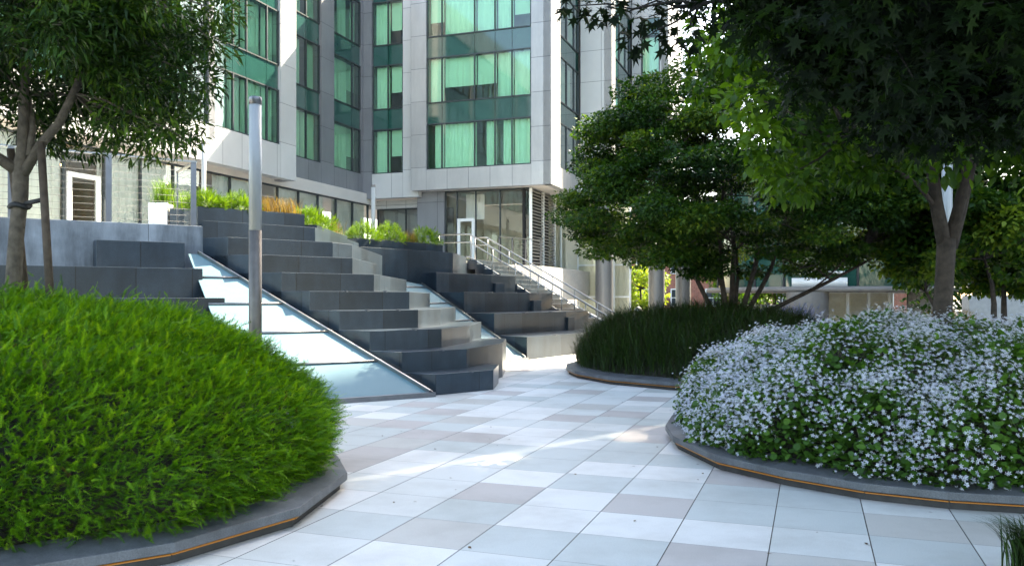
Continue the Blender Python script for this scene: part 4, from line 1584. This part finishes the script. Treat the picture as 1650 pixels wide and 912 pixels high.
cl = ellipsoid_clumps((4.7, 9.4, 4.3), (2.6, 2.3, 1.75), 150, .3, .5, 2.95, .45, lambda p: not (p[2] < 3.25 and 4.5 < p[0] < 5.4))
cl += [(2.55, 8.4, 3.05, .3), (2.75, 8.4, 2.8, .26), (2.95, 8.5, 3.3, .3), (2.45, 8.2, 3.25, .26), (3.3, 8.7, 3.1, .28), (3.7, 8.9, 2.95, .26), (2.85, 8.3, 2.62, .16), (4.2, 9.0, 2.9, .22), (3.9, 8.9, 3.25, .3), (2.3, 8.3, 3.5, .3)]
twigs(m, cl, hubs, .011, .5)
m.build('trunk', M_BARKD, t3)
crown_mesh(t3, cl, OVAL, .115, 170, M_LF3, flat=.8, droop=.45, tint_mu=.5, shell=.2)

# --- tree whose dark boughs hang over the view from the right
t4 = empty('overhanging_tree', (5.6, 3.4, 0), 'nearest tree whose dark leafy boughs hang across the upper view', 'tree')
m = MB()
m.tube([(5.6, 3.4, 0), (5.55, 3.4, 1.0), (5.45, 3.5, 2.2), (5.3, 3.6, 3.2), (5.0, 3.8, 4.6)], [.16, .14, .12, .10, .05], 12)
boughs = [[(5.4, 3.55, 2.6), (4.6, 4.0, 3.15), (3.6, 4.5, 3.4), (2.4, 4.8, 3.45), (1.1, 4.9, 3.3)],
          [(5.35, 3.6, 2.9), (4.5, 4.6, 3.4), (3.6, 5.4, 3.6), (2.5, 5.9, 3.6)],
          [(5.3, 3.6, 3.2), (4.4, 3.6, 3.8), (3.2, 4.0, 4.1), (2.0, 4.4, 4.2)],
          [(5.4, 3.55, 2.5), (5.0, 4.4, 2.8), (4.4, 5.4, 3.1), (3.9, 6.2, 3.25)]]
hubs = []
for bgh in boughs:
    m.tube(bgh, [.07, .05, .035, .022, .012][:len(bgh)], 8)
    for p, q in zip(bgh, bgh[1:]):
        hubs += [Vector(p).lerp(Vector(q), t) for t in (.33, .66, 1)]
cl = []
while len(cl) < 330:
    p = Vector((random.uniform(1.2, 5.2), random.uniform(3.6, 6.8), random.uniform(2.4, 4.6)))
    fx, fz = p.x / p.y, (p.z - 1.58) / p.y
    if fz > (.20 if fx > .40 else .24 if fx > .34 else .32 if fx > .27 else .345) and fx < 1.0 and fz < .75:
        cl.append((*p, random.uniform(.18, .32)))
for _ in range(110):
    cl.append((random.uniform(1.2, 7), random.uniform(-.5, 5.5), random.uniform(4.7, 6.4), random.uniform(.3, .5)))
cl += [(.55, 4.9, 3.28, .15), (.8, 4.9, 3.22, .16), (1.0, 4.9, 3.12, .13), (.35, 4.8, 3.25, .1), (1.2, 4.9, 3.3, .16), (.75, 4.8, 3.06, .08), (1.45, 4.9, 3.2, .14),
       (1.7, 5.0, 3.15, .18), (2.0, 5.2, 3.1, .2), (2.3, 5.2, 3.0, .22), (2.6, 5.3, 2.85, .2), (2.9, 5.2, 2.8, .22), (3.1, 5.1, 2.75, .2), (2.2, 4.8, 2.95, .2)]
twigs(m, cl, hubs, .006, .8)
m.build('trunk', M_BOUGH, t4)
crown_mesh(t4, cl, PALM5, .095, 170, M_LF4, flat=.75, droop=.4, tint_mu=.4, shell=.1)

# --- darker tree at the right behind
t5 = empty('bushy_tree', (9.0, 16.0, 0), 'bushy dark tree behind the white flowers at the far right', 'tree')
m = MB()
hubs = []
for (dx, dy, dz) in ((-1.3, .2, 1.6), (-.5, -.4, 2.2), (.3, .3, 2.4), (1.2, -.2, 2.0)):
    p = Vector((9.3, 16, .1))
    pts = branch_pts(p, p + Vector((dx, dy, dz)), 5, .05)
    m.tube(pts, [.09, .075, .06, .05, .04, .025], 8)
    hubs += pts[2:]
cl = ellipsoid_clumps((9.6, 16.0, 3.4), (2.9, 2.2, 1.9), 200, .3, .5, 1.75, .5)
twigs(m, cl, hubs, .012, .5)
m.build('trunk', M_BARKD, t5)
crown_mesh(t5, cl, OVAL, .11, 330, M_LF2, flat=.7, droop=.2, tint_mu=.55)

# --- background trees
def far_tree(x, y, z0, h, r, n, label, mtl, leaf=.2):
    root = empty('street_tree', (x, y, z0), label, 'tree', 'street trees beyond the plaza')
    m = MB()
    m.tube([(x, y, z0), (x + .05, y, z0 + h * .35), (x, y, z0 + h * .7)], [r * .07, r * .055, r * .03], 8)
    cl = ellipsoid_clumps((x, y, z0 + h * .62), (r, r, h * .38), n, r * .18, r * .3, None, .4)
    hubs = [(x, y, z0 + h * .5), (x, y, z0 + h * .65)]
    twigs(m, cl, hubs, .02, .5)
    m.build('trunk', M_BARKD, root)
    crown_mesh(root, cl, OVAL, leaf, 70, mtl, tint_mu=.5)
    return root


far_tree(8.9, 58.0, -1.45, 5.6, 1.9, 60, 'sunlit yellow green tree glowing between the round columns', M_LF5, .22)
far_tree(21.5, 78.0, -1.45, 8.5, 3.2, 80, 'street tree before the red brick building', M_LF3, .3)
far_tree(15.0, 48.0, -1.45, 7.5, 2.0, 60, 'slender street tree left of the round drum', M_LF3, .22)

# ================================================================== FAR STREET
bk = empty('brick_building', (30, 92, -1.45), 'red brick building across the street behind the maple stems', 'building')
m = MB()
m.box((12, 92, -1.45), (36, 0, 0), (0, 14, 0), (0, 0, 13))
m.build('wall', M_BRICK, bk)
for i in range(9):
    for j in range(3):
        x0 = 13.6 + i * 3.8
        z0 = .6 + j * 3.6
        m = MB()
        m.box((x0, 91.9, z0), (1.7, 0, 0), (0, .12, 0), (0, 0, 2.0))
        wv = m.build('window', M_WHITEF, bk)
        m = MB()
        for q in range(2):
            for s_ in range(2):
                m.box((x0 + .12 + q * .76, 91.87, z0 + .12 + s_ * .92), (.68, 0, 0), (0, .025, 0), (0, 0, .82))
        m.build('pane', mat('brick_pane', (.04, .05, .06), .1), wv)
m = MB()
m.box((10, 62, -1.46), (34, 0, 0), (0, 7, 0), (0, 0, .012))
tag(m.build('street', mat('road', (.10, .10, .10), .85, var=.15)), kind='structure')
m = MB()
m.box((11.6, 41.0, -1.45), (4.6, .0, 0), (0, .3, 0), (0, 0, 2.55))
m.box((11.6, 40.98, 1.15), (4.6, 0, 0), (0, .36, 0), (0, 0, .1))
tag(m.build('parapet_wall', M_WHITEW), 'white parapet wall left of the round concrete drum', 'wall')

# pavilion with round drums
pv = empty('round_pavilion', (15, 36, -1.4), 'low pavilion with concrete drums, curved canopy and glass walls', 'pavilion')
PCX, PCY = 16.3, 41.5
m = MB()
lathe(m, [(0, 1.84), (6.45, 1.84), (6.5, 1.95), (6.45, 2.07), (0, 2.07)], PCX, PCY, 72)
m.build('canopy', M_DRUM, pv)
for (cx, cy, r) in ((12.9, 36.6, .88), (18.35, 36.9, .88)):
    m = MB()
    lathe(m, [(r, -1.4), (r, 1.835)], cx, cy, 36)
    m.build('drum', M_DRUM, pv)
for i in range(4):
    x0 = 13.9 + i * .93
    glazing(pv, Vector((x0, 36.9 + .0 * i)), Vector((1, 0)), Vector((0, -1)), 0, .92, [], -1.4, 1.83, M_CLEAR, None, M_WHITEF, 'window', .05)
m = MB()
m.box((13.8, 39.6, -1.4), (4.2, 0, 0), (0, .1, 0), (0, 0, 3.2))
m.build('inner_wall', M_CREAM, pv)
m = MB()
m.box((15.2, 38.6, -1.4), (.9, 0, 0), (0, .3, 0), (0, 0, 2.0))
m.build('counter', M_WHITEW, pv)
# upper glass drum of the pavilion
m = MB()
lathe(m, [(5.9, 2.071), (5.9, 8.5)], PCX, PCY, 48)
m.build('glass_drum', M_SPAN, pv)
m = MB()
for k in range(24):
    a = 2 * math.pi * k / 24
    m.tube([(PCX + 5.93 * math.cos(a), PCY + 5.93 * math.sin(a), 2.08), (PCX + 5.93 * math.cos(a), PCY + 5.93 * math.sin(a), 8.5)], .05, 6)
for z in (3.6, 5.2, 6.9):
    lathe(m, [(5.91, z), (5.99, z), (5.99, z + .12), (5.91, z + .12)], PCX, PCY, 48)
m.build('frame', M_DSTEEL, pv)
m = MB()
for k in range(3):
    z = 2.62 + k * .24
    lathe(m, [(5.95, z), (6.12, z), (6.12, z + .1), (5.95, z + .1)], PCX, PCY, 16, 0, R(229), R(251))
lathe(m, [(5.95, 2.08), (6.05, 2.08), (6.05, 2.45), (5.95, 2.45)], PCX, PCY, 16, 0, R(229), R(251))
m.build('louvre_band', M_WHITEF, pv)

# white wall and bronze grass at the far right
m = MB()
m.box((13.1, 24.0, -.1), (3.2, .5, 0), (-.05, .3, 0), (0, 0, 1.75))
tag(m.build('garden_wall', mat('pale_render', (.42, .41, .39), .8, var=.1)), 'white wall behind the bushy tree at the far right', 'wall')
tuft((12.3, 23.4, .45), .55, .9, 700, 'round clump of rust coloured grass beside the white wall', M_RUST, 'bronze_grass', None, 'grass')

# unseen tower added to shade the paving; its slot shapes the sun flecks
tw = empty('shade_tower', (30, 24, 0), 'tall unseen tower added right of the plaza to shade it', 'building')
m = MB()
m.prism([(23.5, 8), (41.5, 8), (41.5, 48.1), (23.5, 30.72)], -1.4, 58)
m.build('wall', M_PANEL, tw)
m = MB()
m.prism([(23.5, 31.18), (41.5, 48.56), (41.5, 56.0), (23.5, 36.8)], -1.4, 58)
m.build('wall', M_PANEL, tw)
for z0, z1 in ((-1.4, 26.7), (27.25, 27.9), (28.55, 29.7), (30.5, 31.2), (31.75, 58)):    # slabs added across the slot to break its sunbeam into flecks
    m = MB()
    m.prism([(23.7, 30.88), (24.1, 31.28), (24.1, 31.72), (23.7, 31.34)], z0, z1)
    m.build('slot_blocker', M_PANELD, tw)
m = MB()
for k in range(16):
    m.box((23.43, 8.6, 2.2 + k * 3.2), (.06, 0, 0), (0, 21.8, 0), (0, 0, 2.0))
m.build('window_band', M_SPAN, tw, merge=False)

M_BLUE = mat_leaf('blue_flower_heads', [(0.03, 0.07, 0.02), (0.10, 0.13, 0.30), (0.22, 0.25, 0.50), (0.35, 0.38, 0.6)], rough=.6, trans=.2, tcol=(1, 1, 1))
o = shrub((6.75, 20.6, .0), .95, 1.4, 4200, 'low shrub with pale blue flowers at the right end of the dark grass', 'flowering_shrub', M_BLUE, (.08, .15))
del o['group']

# second unseen tower, added to shade the far flight of steps
tw2 = empty('shade_tower', (46, 74, -1.4), 'slender unseen tower added beyond the street to shade the far steps', 'building')
sh = Vector((math.sin(R(46)), math.cos(R(46))))
qn = Vector((sh.y, -sh.x))
fp = [sh * 84 + qn * -20.6, sh * 84 + qn * -15.8, sh * 98 + qn * -15.8, sh * 98 + qn * -20.6]
m = MB()
m.prism([tuple(p) for p in fp], -1.45, 66)
m.build('wall', M_PANEL, tw2)
m = MB()
for k in range(20):
    p = fp[0] - sh * .06 + qn * .3
    m.box((p.x, p.y, 2 + k * 3.2), (qn.x * 4.2, qn.y * 4.2, 0), (sh.x * .05, sh.y * .05, 0), (0, 0, 2))
m.build('window_band', M_SPAN, tw2, merge=False)

# hedge closing the view at the far right
N = 16000
P = np.stack([rng.uniform(13.0, 27, N), rng.uniform(26.4, 28.4, N), rng.uniform(-1.3, 5.2, N) ], -1)
P[:, 2] += .5 * np.sin(P[:, 0] * 1.3) + .3 * np.sin(P[:, 0] * 3.1)
hd = scatter_mesh('evergreen_hedge', [(OVAL[0], OVAL[1], frames(rand_dir(N) + np.array([0, -.6, 0]), None, rng.uniform(.14, .26, N)), P, np.clip(rng.normal(.35, .2, N), 0, 1), 0)], M_LF2)
tag(hd, 'tall dark evergreen hedge behind the white wall at the far right', 'hedge')

# small disc light on a teal post in the grass
dl = empty('garden_light', (3.55, 21.0, 1.0), 'small white round garden light with teal base beyond the dark grass', 'garden light')
m = MB()
lathe(m, [(0, 1.04), (.07, 1.06), (.11, 1.15), (.115, 1.22), (.09, 1.31), (.04, 1.36), (0, 1.37)], 3.15, 20.9, 20)
m.build('globe', M_WHITEW, dl)
m = MB()
lathe(m, [(0, .6), (.045, .6), (.045, 1.05), (0, 1.05)], 3.15, 20.9, 14)
m.build('stem', mat('teal_metal', (.08, .45, .38), .4), dl)

# fallen leaves on the paving
M_DRY = mat_leaf('dry_leaves', [(0.05, 0.03, 0.015), (0.14, 0.08, 0.03)], rough=.8, trans=.1)
N = 46
P = np.stack([rng.uniform(-1.6, 3.2, N), rng.uniform(4.6, 13, N), np.full(N, .006)], -1)
d = rand_dir(N)
d[:, 2] *= .12
o = scatter_mesh('fallen_leaves', [(OVAL[0], OVAL[1], frames(d, rng.normal(0, .2, N), rng.uniform(.018, .04, N)), P, rng.uniform(0, 1, N), 0)], M_DRY)
tag(o, 'scattered dry leaf scraps on the pale paving', 'leaves', kind='stuff')
